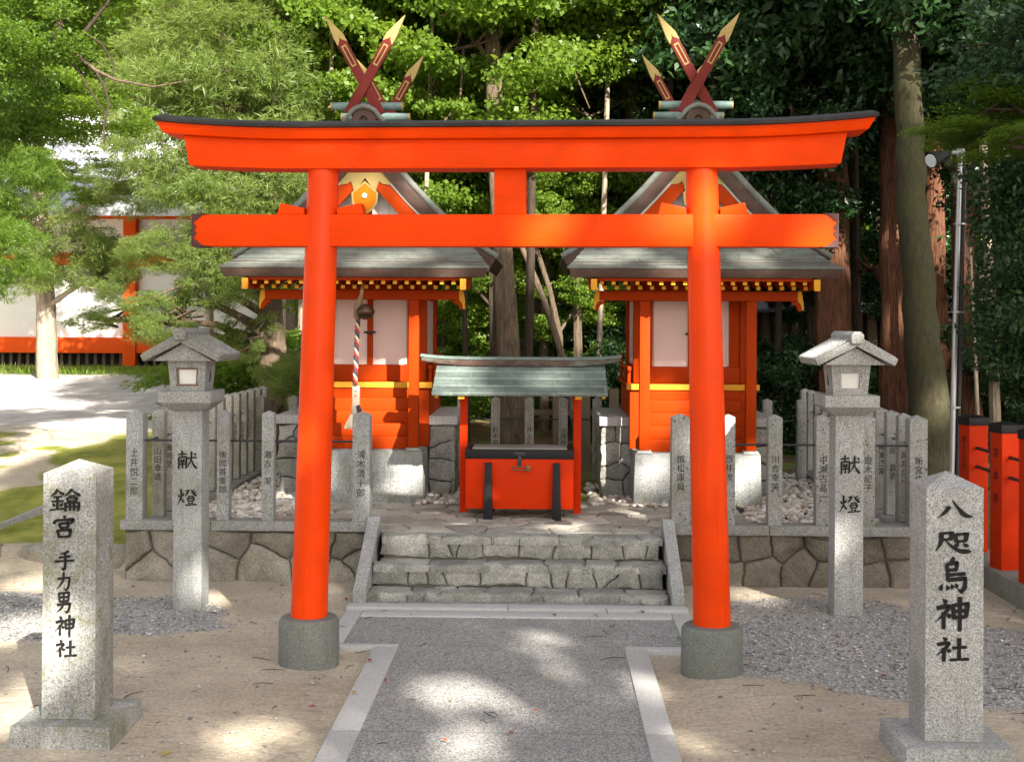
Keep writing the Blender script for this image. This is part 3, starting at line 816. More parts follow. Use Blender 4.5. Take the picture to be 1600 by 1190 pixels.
for k in range(-7, 10):
    fence_post(f, org, -.412 + .283 * k, 10.72, .30, .985, .075, M['granite_rust'] if k < 6 else M['granite_lichen'], nm.get(k, ''), .735, .05)
rail(f, org, (-2.42, 10.72, .80), (2.2, 10.72, .80))
org = (.6, 12.3, .32)
f = thing('wooden_post_fence', org, 'dark weathered post fence in the shade behind the granite posts', 'fence')
for k in range(8):
    x = -.15 + .27 * k; p = MB(org); p.box(x - .045, x + .045, 12.26, 12.33, .25, .98); p.build('fence_post', M['wood'], f, bevel=.006)
p = MB(org); p.box(-.3, 1.9, 12.335, 12.36, .72, .77); p.build('rail', M['wood'], f)

# ------------------------------------------------------------------ torii gate
TA = R(-2.4)
TO = (-.165, 5.97, 0)
tg = thing('torii_gate', TO, 'large vermilion torii gate with a dark copper capped lintel standing over the path', 'torii gate', rz=TA)
def up(x): return .040 * max(0.0, (abs(x) - .95) / .74) ** 2
def beam(name, mat, xt, xb, zt, zb, hy, parent, bevel=.004, hyb=None, kt=1.0, kb=1.0, n=48):
    hyb = hy if hyb is None else hyb
    rings = []
    for i in range(n + 1):
        q = -1 + 2 * i / n
        a, b = q * xt, q * xb
        rings.append([(b, -hyb, zb + up(b) * kb), (a, -hy, zt + up(a) * kt), (a, hy, zt + up(a) * kt), (b, hyb, zb + up(b) * kb)])
    m = MB(); m.loft(rings); return m.build(name, mat, parent, bevel=bevel)
for sx in (-1, 1):
    m = MB(); prof = []
    for i in range(13):
        q = i / 12; prof.append((.0865 - .0135 * q, .21 + (2.322 - .21) * q))
    vs, fs = [], []
    sg = 40
    for r_, z in prof:
        q = (z - .21) / 2.125; cx = sx * (.942 - .058 * q)
        for k in range(sg): vs.append((cx + r_ * math.cos(2*math.pi*k/sg), r_ * math.sin(2*math.pi*k/sg), z))
    for i in range(12):
        for k in range(sg): fs.append((i*sg+k, i*sg+(k+1) % sg, (i+1)*sg+(k+1) % sg, (i+1)*sg+k))
    fs.append(tuple(range(sg-1, -1, -1))); m.add(vs, fs)
    m.build('pillar', M['verm_pillar'], tg, smooth=40)
    m = MB(); m.lathe([(.137, -.05), (.142, .0), (.141, .195), (.128, .214), (.088, .219), (.02, .219)], (sx * .942, 0), 48)
    m.build('pillar_base', M['concrete_base'], tg, smooth=40)
    for s2 in (-1, 1):                                   # wedges above the tie beam
        x0 = sx * .888 + s2 * .078
        x1 = x0 + s2 * .118
        m = MB(); m.prism([(x0, 2.104), (x1 + s2 * .008, 2.104), (x1 - s2 * .006, 2.158), (x0, 2.134)], -.05, .05, 'y')
        m.build('wedge', M['verm'], tg, bevel=.003)
m = MB(); m.box(-1.495, 1.495, -.056, .056, 1.955, 2.1035); nuki = m.build('tie_beam', M['verm'], tg, bevel=.004)
half = [(0, 1.0), (.012, .93), (.03, .88), (.036, .78), (.05, .70), (.052, .60), (.066, .55), (.072, .5)]
for sx in (-1, 1):                                       # scalloped metal end plates
    zt, zb = 2.1065, 1.952; zm = (zt + zb) / 2
    top = [(1.425 + a * .9, zm + (zt - zm) * b) for a, b in half]
    bot = [(1.425 + a * .9, zm - (zt - zm) * b) for a, b in reversed(half)]
    mid = [(1.479, zm + .022), (1.474, zm + .012), (1.486, zm), (1.474, zm - .012), (1.479, zm - .022)]
    out = [(1.499, zt)] + top + mid + bot + [(1.499, zb)]
    m = MB(); m.prism([(sx * a, b) for a, b in out], -.0595, .0595, 'y'); m.build('end_plate', M['capmetal'], nuki, bevel=.0015)
m = MB(); m.frustum(0, 0, 2.1045, 2.322, .0735, .045, .0735, .045); m.build('centre_strut', M['verm'], tg, bevel=.004)
beam('lower_lintel', M['verm'], 1.530, 1.503, 2.447, 2.314, .085, tg, kb=.75)
kas = beam('upper_lintel', M['verm'], 1.648, 1.618, 2.496, 2.4475, .135, tg, hyb=.118)
rings = []
for i in range(61):
    a = (-1 + i / 30) * 1.657; u = up(a)
    rings.append([(a, -.153, 2.4965 + u), (a, -.153, 2.513 + u), (a, 0, 2.548 + u), (a, .153, 2.513 + u), (a, .153, 2.4965 + u)])
m = MB(); m.loft(rings); m.build('copper_cap', M['kasagi_roof'], tg, bevel=.002)
m = MB()
for x in (-1.36, -.95, -.5, .03, .52, .98, 1.4):       # folded seams of the copper sheets
    u = up(x); m.box(x - .004, x + .004, -.1555, .0, 2.495 + u, 2.5145 + u)
m.build('seam', M['kasagi_roof'], kas)

# ------------------------------------------------------------------ inscribed marker posts
def marker(label, cx, cy, w_, pl_w, pl_d, zs, ztip, mat, glyphs):
    o = thing('stone_marker', (cx, cy, 0), label, 'stone marker', 'inscribed stone posts at the approach')
    org = (cx, cy, 0)
    m = MB(org); m.frustum(cx, cy, -.06, .078, pl_w / 2 + .006, pl_d / 2 + .006, pl_w / 2 - .004, pl_d / 2 - .004); m.build('plinth', mat, o, bevel=.006)
    m = MB(org); h = w_ / 2
    v0 = [(cx-h-.002, cy-h-.002, .079), (cx+h+.002, cy-h-.002, .079), (cx+h+.002, cy+h+.002, .079), (cx-h-.002, cy+h+.002, .079)]
    v1 = [(cx-h, cy-h, zs), (cx+h, cy-h, zs), (cx+h, cy+h, zs), (cx-h, cy+h, zs)]
    m.add(v0 + v1 + [(cx, cy, ztip)], [(3,2,1,0), (0,1,5,4), (1,2,6,5), (2,3,7,6), (3,0,4,7), (4,5,8), (5,6,8), (6,7,8), (7,4,8)])
    sh = m.build('shaft', mat, o, bevel=.0022)
    m = MB(org); yf = cy - h - .0045
    for ch, x0, x1, y0, y1 in glyphs:
        a, b = at(x0, y0, yf), at(x1, y1, yf); brush(m, ch, a.x, b.x, a.z, b.z, yf, 13.0)
    m.build('inscription', M['ink'], sh, fix=False)
marker('granite post lettered with seven characters beside the grey gravel and mossy lawn', -1.815, 4.95, .203, .385, .39, 1.018, 1.064, M['granite_post'],
       [('鑰', 77, 126, 763, 800), ('宮', 80, 120, 804, 841), ('手', 84, 117, 859, 891), ('力', 85, 114, 893, 923), ('男', 86, 114, 924, 957), ('神', 85, 118, 960, 995), ('社', 85, 120, 997, 1028)])
marker('pale granite post lettered with five large characters in front of the red fence', 1.503, 4.83, .208, .395, .37, 1.006, 1.058, M['granite_clean'],
       [('八', 1464, 1522, 780, 812), ('咫', 1461, 1519, 824, 866), ('烏', 1466, 1514, 870, 926), ('神', 1460, 1516, 932, 986), ('社', 1461, 1514, 992, 1036)])

# ------------------------------------------------------------------ stone lanterns
def lantern(label, fx0, fx1, by, glyphs, mat, roofmat, framed):
    g = ground((fx0 + fx1) / 2, by, 0.0); Y = g.y
    a, b = at(fx0, by, Y).x, at(fx1, by, Y).x
    w_ = b - a; h = w_ / 2; cx, cy = (a + b) / 2, Y + h
    org = (cx, cy, 0)
    o = thing('stone_lantern', org, label, 'stone lantern', 'stone lanterns flanking the gate')
    m = MB(org); m.frustum(cx, cy, -.05, 1.105, h, h, h - .002, h - .002); sh = m.build('shaft', mat, o, bevel=.005)
    m = MB(org); y = cy - h - .0035
    for ch, x0, x1, y0, y1 in glyphs:
        p, q = at(x0, y0, y), at(x1, y1, y); brush(m, ch, p.x, q.x, p.z, q.z, y, 12.5)
    m.build('inscription', M['ink'], sh, fix=False)
    m = MB(org); m.frustum(cx, cy, 1.103, 1.15, h + .008, h + .008, .148, .148); m.frustum(cx, cy, 1.1505, 1.215, .148, .148, .148, .148)
    m.build('platform', mat, o, bevel=.003)
    # fire box: four walls, a window opening front and back
    m = MB(org); z0, z1 = 1.213, 1.385; b0, b1 = .093, .107
    def pt(sx, sy, z, k=1.0):
        q = b0 + (b1 - b0) * (z - z0) / (z1 - z0); return (cx + sx * q * k, cy + sy * q, z)
    wz0, wz1, wx = 1.242, 1.345, .60
    for sy in (-1, 1):
        O = [pt(-1, sy, z0), pt(1, sy, z0), pt(1, sy, z1), pt(-1, sy, z1)]
        I = [pt(-wx, sy, wz0), pt(wx, sy, wz0), pt(wx, sy, wz1), pt(-wx, sy, wz1)]
        J = [(p_[0], p_[1] - sy * .03, p_[2]) for p_ in I]
        m.add(O + I + J, [(0,1,5,4), (1,2,6,5), (2,3,7,6), (3,0,4,7), (4,5,9,8), (5,6,10,9), (6,7,11,10), (7,4,8,11)])
    m.add([pt(1,-1,z0), pt(1,1,z0), pt(1,1,z1), pt(1,-1,z1)], [(0,1,2,3)]); m.add([pt(-1,-1,z0), pt(-1,1,z0), pt(-1,1,z1), pt(-1,-1,z1)], [(3,2,1,0)])
    fb = m.build('fire_box', mat, o)
    for sx in (-1, 1):                                    # black crescents on the sides, standing for the darkness of openings
        m = MB(org); X = cx + sx * (b0 + b1) * .5 + sx * .0015; pl = []
        for i in range(9):
            q = -1 + i / 4; pl.append((cy + .028 * (1 - q * q) - .008, 1.30 + .036 * q))
        for i in range(8, -1, -1):
            q = -1 + i / 4; pl.append((cy + .012 * (1 - q * q) - .008, 1.30 + .036 * q))
        m.prism(pl, X - sx * .004, X + sx * .0012, 'x'); m.build('crescent_opening', M['black'], fb)
    m = MB(org); k = .024
    m.add([(cx - .059, cy - b1 + k, wz0 - .003), (cx + .059, cy - b1 + k, wz0 - .003), (cx + .067, cy - b1 + k, wz1 + .003), (cx - .067, cy - b1 + k, wz1 + .003)], [(0,1,2,3)])
    m.build('window_pane', M['pale_lens'], fb)
    m = MB(org); fw = .011
    yw = cy - b1 + .010
    for q in ([(-1, wz0), (1, wz0), (1, wz0 + fw), (-1, wz0 + fw)], [(-1, wz1 - fw), (1, wz1 - fw), (1, wz1), (-1, wz1)]):
        m.prism([(cx + s_ * .0645, z) for s_, z in q], yw, yw + .012, 'y')
    for s_ in (-1, 1):
        m.prism([(cx + s_ * .058, wz0 + fw), (cx + s_ * (.058 - fw), wz0 + fw), (cx + s_ * (.063 - fw), wz1 - fw), (cx + s_ * .063, wz1 - fw)], yw + .001, yw + .012, 'y')
    m.build('window_frame', M['frame_wood'] if framed else M['granite_cap'], fb)
    # gabled stone roof, ridge running front to back
    yf, yb = cy - .235, cy + .235
    m = MB(org); za, ze, xe = 1.515, 1.383, .205
    m.prism([(cx - .165, 1.384), (cx + .165, 1.384), (cx, za - .035)], cy - .195, cy + .195, 'y'); m.build('gable', mat, o, bevel=.002)
    for s_ in (-1, 1):
        m = MB(org); tk = .042
        m.prism([(cx, za - .03), (cx + s_ * xe, ze - .002), (cx + s_ * (xe + .018), ze + tk - .008), (cx, za + .018)], yf, yb, 'y')
        rf = m.build('roof_slope', roofmat, o, bevel=.003)
        m = MB(org)
        for i in range(6):                                # tile rolls carved on the slope
            yy = yf + .035 + (yb - yf - .07) * i / 5
            m.tube([(cx + s_ * .03, yy, za + .008), (cx + s_ * (xe + .012), yy, ze + tk - .007)], .009, 8)
        m.build('tile_roll', roofmat, rf, smooth=40)
    m = MB(org); m.prism([(cx - .032, 1.50), (cx + .032, 1.50), (cx + .034, 1.545), (cx + .018, 1.565), (cx - .018, 1.565), (cx - .034, 1.545)], yf - .022, yb + .012, 'y')
    m.build('ridge_cap', roofmat, o, bevel=.004)
lantern('granite lantern with a brown framed window standing behind the seven-character post', 269.5, 314.5, 951, [('献', 276.5, 307.5, 703, 734), ('燈', 276.5, 307.5, 762, 791)], M['granite'], M['granite_roof'], True)
lantern('granite lantern with an unframed grey pane standing before the lichen-spotted fence', 1303.4, 1348.6, 962, [('献', 1312, 1344, 710, 742), ('燈', 1311.5, 1344, 772, 802)], M['granite_clean'], M['granite_clean'], False)

# ------------------------------------------------------------------ offertory box and the little roof over it
BX, BZ = -.165, .312
org = (BX, 8.6, BZ)
o = thing('offertory_box', org, 'vermilion wooden offertory box with black rim, black legs and a padlock', 'offertory box')
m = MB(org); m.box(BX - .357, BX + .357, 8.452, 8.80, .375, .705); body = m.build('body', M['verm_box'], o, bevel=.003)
for a in (-.205, .245):
    m = MB(org); m.hexa([(BX+a-.031, 8.395, BZ-.004), (BX+a+.031, 8.395, BZ-.004), (BX+a+.031, 8.4515, BZ-.004), (BX+a-.031, 8.4515, BZ-.004)],
                        [(BX+a-.022, 8.412, .682), (BX+a+.022, 8.412, .682), (BX+a+.022, 8.4515, .682), (BX+a-.022, 8.4515, .682)])
    m.build('leg', M['black'], o, bevel=.003)
    m = MB(org); m.box(BX+a-.027, BX+a+.027, 8.801, 8.85, BZ-.004, .682); m.build('leg', M['black'], o, bevel=.003)
m = MB(org); a = .361
m.box(BX-a, BX+a, 8.447, 8.485, .7055, .766); m.box(BX-a, BX+a, 8.77, 8.805, .7055, .766); m.box(BX-a, BX-a+.035, 8.4855, 8.7695, .7055, .766); m.box(BX+a-.035, BX+a, 8.4855, 8.7695, .7055, .766)
rim = m.build('rim', M['black'], o, bevel=.003)
m = MB(org)
for k in range(3): m.box(BX - .315, BX + .315, 8.489 + .093 * k, 8.489 + .093 * k + .0915, .742, .773)
m.build('slat_lid', M['lid_slat'], o, bevel=.002)
m = MB(org); m.box(BX-.038, BX+.038, 8.4425, 8.4468, .728, .750); m.box(BX-.012, BX+.012, 8.438, 8.4515, .655, .7275); hs = m.build('hasp', M['iron'], o, bevel=.002)
m = MB(org); m.tube([(BX-.048, 8.438, .640), (BX-.052, 8.438, .648), (BX-.046, 8.438, .655), (BX+.05, 8.438, .655)], .0035, 6); m.tube([(BX-.048, 8.438, .640), (BX-.044, 8.438, .634), (BX+.05, 8.438, .634)], .0035, 6)
m.box(BX+.045, BX+.072, 8.428, 8.448, .626, .664); m.build('padlock', mat_plain('brass_brown', (.16, .09, .04), .4, .6), o, bevel=.002)
org = (BX, 8.72, .31)
o = thing('offertory_canopy', org, 'small green copper roof on two vermilion posts sheltering the offertory box', 'canopy')
for s_ in (-1, 1):
    m = MB(org); m.box(BX + s_*.386 - .026, BX + s_*.386 + .026, 8.70, 8.75, .29, 1.30); m.build('post', M['verm_box'], o, bevel=.003)
    m = MB(org); m.box(BX + s_*.386 - .02, BX + s_*.386 + .02, 8.42, 9.02, 1.105, 1.135); br = m.build('bracket_arm', M['verm_box'], o, bevel=.002)
    for yy in (8.417, 9.02):
        m = MB(org); m.box(BX + s_*.386 - .021, BX + s_*.386 + .021, yy - .012, yy + .012, 1.103, 1.137); m.build('gilt_tip', M['yellow'], br)
for yy in (8.46, 8.98):
    m = MB(org); m.box(BX - .56, BX + .56, yy - .018, yy + .018, 1.136, 1.166); pl = m.build('purlin', M['verm_box'], o, bevel=.002)
    for s_ in (-1, 1):
        m = MB(org); m.box(BX + s_*.551 - .012, BX + s_*.551 + .012, yy - .02, yy + .02, 1.105, 1.168); m.build('gilt_tip', M['yellow'], pl)
def slope_z(q, z0, z1, sag): return z0 + (z1 - z0) * q - sag * 4 * q * (1 - q)
def course_roof(mb, stations, tk):
    """stations: (y, z, half width) from the eave up; laid as overlapping sheets with real steps"""
    for (y0, z0, h0), (y1, z1, h1) in zip(stations[:-1], stations[1:]):
        mb.hexa([(-h0, y0, z0 - tk), (h0, y0, z0 - tk), (h1, y1, z1 - tk), (-h1, y1, z1 - tk)],
                [(-h0, y0 - .004, z0 + .008), (h0, y0 - .004, z0 + .008), (h1, y1, z1), (-h1, y1, z1)])
for s_ in (1, -1):
    m = MB((-BX * 0, 0, 0))
    stn = []
    for i in range(5):
        q = i / 4; stn.append((8.385 + .335 * q, slope_z(q, 1.142, 1.318, .010), .578 - .006 * q))
    mm_ = MB(); course_roof(mm_, stn, .018)
    vs = [(x, (y - 8.72) * s_, z - .31) for x, y, z in mm_.v]
    m = MB(); m.add(vs, mm_.f); rf = m.build('roof_slope', M['copper_sheet'], o, bevel=.0015)
    m = MB()
    for i in range(4):
        (y0, z0, h0), (y1, z1, h1) = stn[i], stn[i + 1]
        for k in range(6):
            x = -.56 + .225 * k + (.1125 if i % 2 else 0)
            if abs(x) > .56: continue
            m.hexa([(x - .003, (y0 - .0045 - 8.72) * s_, z0 + .0082 - .31), (x + .003, (y0 - .0045 - 8.72) * s_, z0 + .0082 - .31), (x + .003, (y1 - .008 - 8.72) * s_, z1 - .31), (x - .003, (y1 - .008 - 8.72) * s_, z1 - .31)],
                   [(x - .002, (y0 - .0045 - 8.72) * s_, z0 + .0112 - .31), (x + .002, (y0 - .0045 - 8.72) * s_, z0 + .0112 - .31), (x + .002, (y1 - .008 - 8.72) * s_, z1 + .003 - .31), (x - .002, (y1 - .008 - 8.72) * s_, z1 + .003 - .31)])
    m.build('seam', M['copper_green'], rf)
rings, caps = [], []
for i in range(41):
    q = -1 + i / 20; x = q * .676; u = .034 * max(0, (abs(q) - .45) / .55) ** 2
    h = .042 * (1 - .35 * max(0, (abs(q) - .6) / .4))
    rings.append([(x, -.036, 1.0 + u), (x, -.040, 1.0 + u + h), (x, .040, 1.0 + u + h), (x, .036, 1.0 + u)])
    x2 = q * .683
    caps.append([(x2, -.047, 1.0005 + u + h), (x2, -.047, 1.008 + u + h), (x2, 0, 1.02 + u + h), (x2, .047, 1.008 + u + h), (x2, .047, 1.0005 + u + h)])
m = MB(); m.loft(rings); rg = m.build('ridge', M['copper_dark'], o, bevel=.002)
m = MB(); m.loft(caps); m.build('ridge_cap', M['copper_green'], rg, bevel=.0015)

# ------------------------------------------------------------------ the two shrines
def make_shrine():
    Z = .31
    s = thing('shrine', (0, 0, Z), 'x', 'shrine', 'twin vermilion shrines on the terrace')
    org = (0, 0, Z)
    def B(name, mat, *boxes, parent=None, bevel=.003):
        m = MB(org)
        for b in boxes: m.box(*b)
        return m.build(name, mat, parent or s, bevel=bevel)
    m = MB(org); m.hexa([(-.455, -.005, .28), (.455, -.005, .28), (.455, 1.5, .28), (-.455, 1.5, .28)], [(-.444, 0, .682), (.444, 0, .682), (.444, 1.5, .682), (-.444, 1.5, .682)])
    base = m.build('stone_base', M['granite'], s, bevel=.006)
    for sx in (-1, 1):
        m = MB(org); m.frustum(sx * .377, .045, .6825, .702, .058, .052, .05, .046); m.build('footing', M['granite_clean'], base, bevel=.003)
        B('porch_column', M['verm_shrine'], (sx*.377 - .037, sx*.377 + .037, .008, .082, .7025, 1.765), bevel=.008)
    for k in range(5):
        B('step', M['verm_shrine'], (-.338, .338, .115 + .05 * k, .40, .684 + .0905 * k, .684 + .0905 * (k + 1) - .0005), bevel=.004)
    for b_ in ((-.46, -.3385, .33, .36, .684, 1.115), (.3385, .46, .33, .36, .684, 1.115), (-.46, -.435, .361, 1.42, .684, 1.115), (.435, .46, .361, 1.42, .684, 1.115)): B('skirting', M['verm_shrine'], b_)
    B('veranda', M['verm_shrine'], (-.482, .482, .335, 1.45, 1.137, 1.160))
    B('veranda_edge', M['yellow'], (-.485, .485, .303, .3345, 1.1175, 1.1595))
    for sx in (-1, 1):                                   # veranda end screens
        B('end_screen', M['verm_shrine'], (sx*.468 - .011, sx*.468 + .011, 1.30, 1.325, 1.1605, 1.36))
        B('hand_rail', M['verm_shrine'], (sx*.462 - .013, sx*.462 + .013, .36, 1.30, 1.255, 1.285), (sx*.462 - .011, sx*.462 + .011, .40, .43, 1.1605, 1.2545), (sx*.462 - .011, sx*.462 + .011, .80, .83, 1.1605, 1.2545))
    # body
    for sx in (-1, 1):
        for yy in (.475, 1.35):
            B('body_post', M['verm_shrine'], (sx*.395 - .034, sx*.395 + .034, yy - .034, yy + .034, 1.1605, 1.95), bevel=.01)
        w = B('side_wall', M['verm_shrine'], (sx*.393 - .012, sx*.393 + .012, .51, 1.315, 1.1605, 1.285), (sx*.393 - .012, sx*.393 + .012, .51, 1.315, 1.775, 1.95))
        B('wall_panel', M['white_panel'], (sx*.393 - .008, sx*.393 + .008, .51, 1.315, 1.2855, 1.7745), parent=w, bevel=0)
    B('sill', M['verm_shrine'], (-.3605, .3605, .448, .505, 1.1605, 1.284))
    B('lintel', M['verm_shrine'], (-.3605, .3605, .452, .505, 1.772, 1.95))
    B('mullion', M['verm_shrine'], (-.021, .021, .456, .50, 1.2845, 1.7715))
    for b_ in ((-.3605, -.285, .458, .50, 1.2845, 1.7715), (.285, .3605, .458, .50, 1.2845, 1.7715)): B('door_jamb', M['verm_shrine'], b_)
    for sx in (-1, 1):
        d = B('door', M['white_panel'], (min(sx*.0215, sx*.2845), max(sx*.0215, sx*.2845), .474, .498, 1.2845, 1.7715), bevel=0)
        B('door_batten', M['white_panel'], (sx*.268 - .008, sx*.268 + .008, .466, .4735, 1.288, 1.768), parent=d)
    m = MB(org); m.box(-.045, .045, .444, .4555, 1.522, 1.535); m.tube([(-.04, .444, 1.53), (0, .438, 1.518), (.04, .444, 1.53)], .008, 8); m.build('door_lock', M['iron'], s, bevel=.002)
    B('back_wall', M['verm_shrine'], (-.36, .36, 1.33, 1.37, 1.1605, 1.95))
    # porch lintel and its brackets
    lb = B('porch_lintel', M['verm_shrine'], (-.70, .70, .014, .074, 1.7655, 1.835), bevel=.006)
    for sx in (-1, 1):
        m = MB(org); m.prism([(sx*.66, 1.764), (sx*.70, 1.764), (sx*.722, 1.735), (sx*.73, 1.70), (sx*.712, 1.695), (sx*.695, 1.73), (sx*.665, 1.745)], .020, .068, 'y')
        m.build('bracket_nose', M['verm_shrine'], lb, bevel=.003)
        m = MB(org); m.prism([(sx*.7005, 1.836), (sx*.728, 1.836), (sx*.742, 1.76), (sx*.744, 1.70), (sx*.731, 1.70), (sx*.7235, 1.74), (sx*.7005, 1.766)], .012, .076, 'y')
        m.build('gilt_nose', M['yellow'], lb, bevel=.002)
        m = MB(org); m.prism([(-.36, 1.90), (.46, 2.02), (.46, 1.94), (.075, 1.836), (-.10, 1.836), (-.36, 1.862)], sx*.755 - .018, sx*.755 + .018, 'x'); vb = m.build('verge_beam', M['verm_shrine'], s, bevel=.003)
        m = MB(org); m.prism([(-.384, 1.905), (-.3605, 1.905), (-.3605, 1.835), (-.384, 1.828)], sx*.755 - .021, sx*.755 + .021, 'x'); m.build('gilt_tip', M['yellow'], vb, bevel=.002)
        m = MB(org); m.add([(sx*.40, .05, 1.82), (sx*.40, .44, 1.88)], []); 
        m = MB(org); m.tube([(sx*.385, .085, 1.77), (sx*.39, .25, 1.80), (sx*.395, .44, 1.80)], .024, 8); m.build('rainbow_beam', M['verm_shrine'], s, smooth=40)
    m = MB(org); m.hexa([(-.735, -.34, 1.893), (.735, -.34, 1.893), (.735, .47, 2.03), (-.735, .47, 2.03)], [(-.735, -.34, 1.914), (.735, -.34, 1.914), (.735, .47, 2.05), (-.735, .47, 2.05)])
    m.build('soffit', M['verm_shrine'], s)
    # two tiers of rafters with ochre ends
    proto = []
    for tier, (yf, yb, zf, zb, tk) in enumerate(((-.318, .10, 1.868, 1.935, .024), (-.205, .30, 1.838, 1.925, .026))):
        me = bpy.data.meshes.new('rafter'); h = .0135
        vs = [(-h, yf, zf - Z), (h, yf, zf - Z), (h, yb, zb - Z), (-h, yb, zb - Z), (-h, yf, zf + tk - Z), (h, yf, zf + tk - Z), (h, yb, zb + tk - Z), (-h, yb, zb + tk - Z)]
        me.from_pydata(vs, [], [(3,2,1,0), (4,5,6,7), (0,1,5,4), (1,2,6,5), (2,3,7,6), (3,0,4,7)])
        me.materials.append(M['verm_shrine']); me.materials.append(M['yellow']); me.polygons[2].material_index = 1
        for k in range(18):
            r_ = bpy.data.objects.new('rafter', me); COL.objects.link(r_); r_.parent = s
            r_.location = (-.70 + .0815 * k + (.028 if tier else 0), 0, 0)
    # pent roof over the steps, laid in courses
    m = MB(org)
    ys = [(-.385, 1.982, .938), (-.325, 1.992, .928), (-.255, 2.008, .912), (-.18, 2.030, .893), (-.10, 2.058, .872), (-.01, 2.096, .842), (.08, 2.14, .805), (.17, 2.19, .762), (.26, 2.245, .716), (.36, 2.31, .66)]
    course_roof(m, ys, .007); pr = m.build('porch_roof', M['copper_roof'], s, bevel=.002)
    m = MB(org)
    rr = random.Random(4)
    for (y0, z0, h0), (y1, z1, h1) in zip(ys[:-1], ys[1:]):
        x = -h1 + .1 + rr.random() * .25
        while x < h1 - .04:
            m.hexa([(x-.003, y0-.0045, z0+.0082), (x+.003, y0-.0045, z0+.0082), (x+.003, y1-.006, z1), (x-.003, y1-.006, z1)], [(x-.002, y0-.0045, z0+.0112), (x+.002, y0-.0045, z0+.0112), (x+.002, y1-.006, z1+.003), (x-.002, y1-.006, z1+.003)])
            x += .26 + rr.random() * .12
    m.build('seam', M['copper_roof'], pr)
    m = MB(org)
    m.hexa([(-.905, -.372, 1.914), (.905, -.372, 1.914), (.86, -.02, 1.965), (-.86, -.02, 1.965)], [(-.926, -.380, 1.9735), (.926, -.380, 1.9735), (.85, .0, 2.085), (-.85, .0, 2.085)])
    m.build('eave_edge', M['copper_edge'], pr, bevel=.003)
    # main roof: concave gable swept front to back, thick copper edge
    prof = [(0, 2.985), (.06, 2.925), (.12, 2.855), (.2, 2.765), (.29, 2.665), (.38, 2.565), (.48, 2.462), (.58, 2.366), (.68, 2.278), (.78, 2.20), (.88, 2.13), (.965, 2.078)]
    def off(d):
        out = []
        for i, (x, z) in enumerate(prof):
            x0, z0 = prof[max(i-1, 0)]; x1, z1 = prof[min(i+1, len(prof)-1)]
            l = math.hypot(x1-x0, z1-z0); nx, nz = (z1-z0)/l, -(x1-x0)/l
            if i == 0: out.append((0, z - d * 1.42)); continue
            out.append((max(0, x + nx*d), z + nz*d))
        return out
    def layer(name, mat, d0, d1, y0, y1, sx, parent, i0=0, i1=99, bevel=.002):
        a, b = off(d0)[i0:i1], off(d1)[i0:i1]
        m = MB(org)
        rings = [[(sx*p[0], y0, p[1]), (sx*p[0], y1, p[1]), (sx*q[0], y1, q[1]), (sx*q[0], y0, q[1])] for p, q in zip(a, b)]
        m.loft(rings); return m.build(name, mat, parent, bevel=bevel)
    for sx in (-1, 1):
        rf = layer('roof_slope', M['copper_edge'], .012, .100, .135, 1.56, sx, s)
        # sheets in courses on top
        m = MB(org)
        for i in range(len(prof) - 1):
            (x0, z0), (x1, z1) = prof[i], prof[i+1]
            m.hexa([(sx*x0, .128, z0 - .011), (sx*x1, .128, z1 - .011), (sx*x1, 1.565, z1 - .011), (sx*x0, 1.565, z0 - .011)], [(sx*x0, .128, z0), (sx*(x1+.004), .128, z1 + .006), (sx*(x1+.004), 1.565, z1 + .006), (sx*x0, 1.565, z0)])
        m.build('roof_sheet', M['copper_roof'], rf, bevel=.0015)
        # rolled sheets along the gable edge
        m = MB(org); a = off(-.006)
        for i in range(1, len(a) - 1):
            (x0, z0), (x1, z1) = a[i], a[i+1]
            m.tube([(sx*x0, .145, z0), (sx*(x0*.1+x1*.9), .145, z0*.1+z1*.9), (sx*x1, .145, z1)], [.025, .025, .023], 10)
        m.build('verge_roll', M['copper_roof'], rf, smooth=40)
        layer('gilt_line', M['slat'], .101, .118, .150, .175, sx, s)
        layer('barge_board', M['verm_shrine'], .1185, .215, .158, .19, sx, s, 0, 10)
        layer('inner_barge_board', M['verm_shrine'], .1, .13, .19, 1.5, sx, s, 0, 11)
    m = MB(org)
    for k in range(14):                                  # whitewashed gable boards
        x0 = -.56 + .08 * k; x1 = x0 + .078
        zt0, zt1 = 2.84 - .98 * abs(x0) - .06, 2.84 - .98 * abs(x1) - .06
        m.hexa([(x0, .300, 1.95), (x1, .300, 1.95), (x1, .315, 1.95), (x0, .315, 1.95)], [(x0, .300, zt0), (x1, .300, zt1), (x1, .315, zt1), (x0, .315, zt0)])
    m.build('gable_board', M['white_board'], s)
    B('king_post', M['verm_shrine'], (-.035, .035, .26, .2995, 2.2, 2.70)); B('tie_beam', M['verm_shrine'], (-.62, .62, .255, .2995, 2.20, 2.27))
    # gilt apex fitting with scalloped lower edge, amber pendant
    m = MB(org)
    G = [(0, 2.83), (.20, 2.625), (.175, 2.605), (.13, 2.612), (.105, 2.632), (.095, 2.612), (.085, 2.575), (.075, 2.54), (.06, 2.575), (0, 2.655)]
    poly = G + [(-x, z) for x, z in reversed(G[1:-1])]
    for sx in (-1, 1):
        m.prism([(sx*x, z) for x, z in G], .1495, .157, 'y')
    m.build('gilt_fitting', M['gold'], s)
    m = MB(org); pg = [(0, 2.615), (.085, 2.54), (.078, 2.475), (.04, 2.425), (0, 2.40), (-.04, 2.425), (-.078, 2.475), (-.085, 2.54)]
    m.prism(pg, .140, .1485, 'y'); pen = m.build('pendant', M['gegyo'], s, bevel=.002)
    m = MB(org)
    q = inset(pg, -.014); n = len(pg)
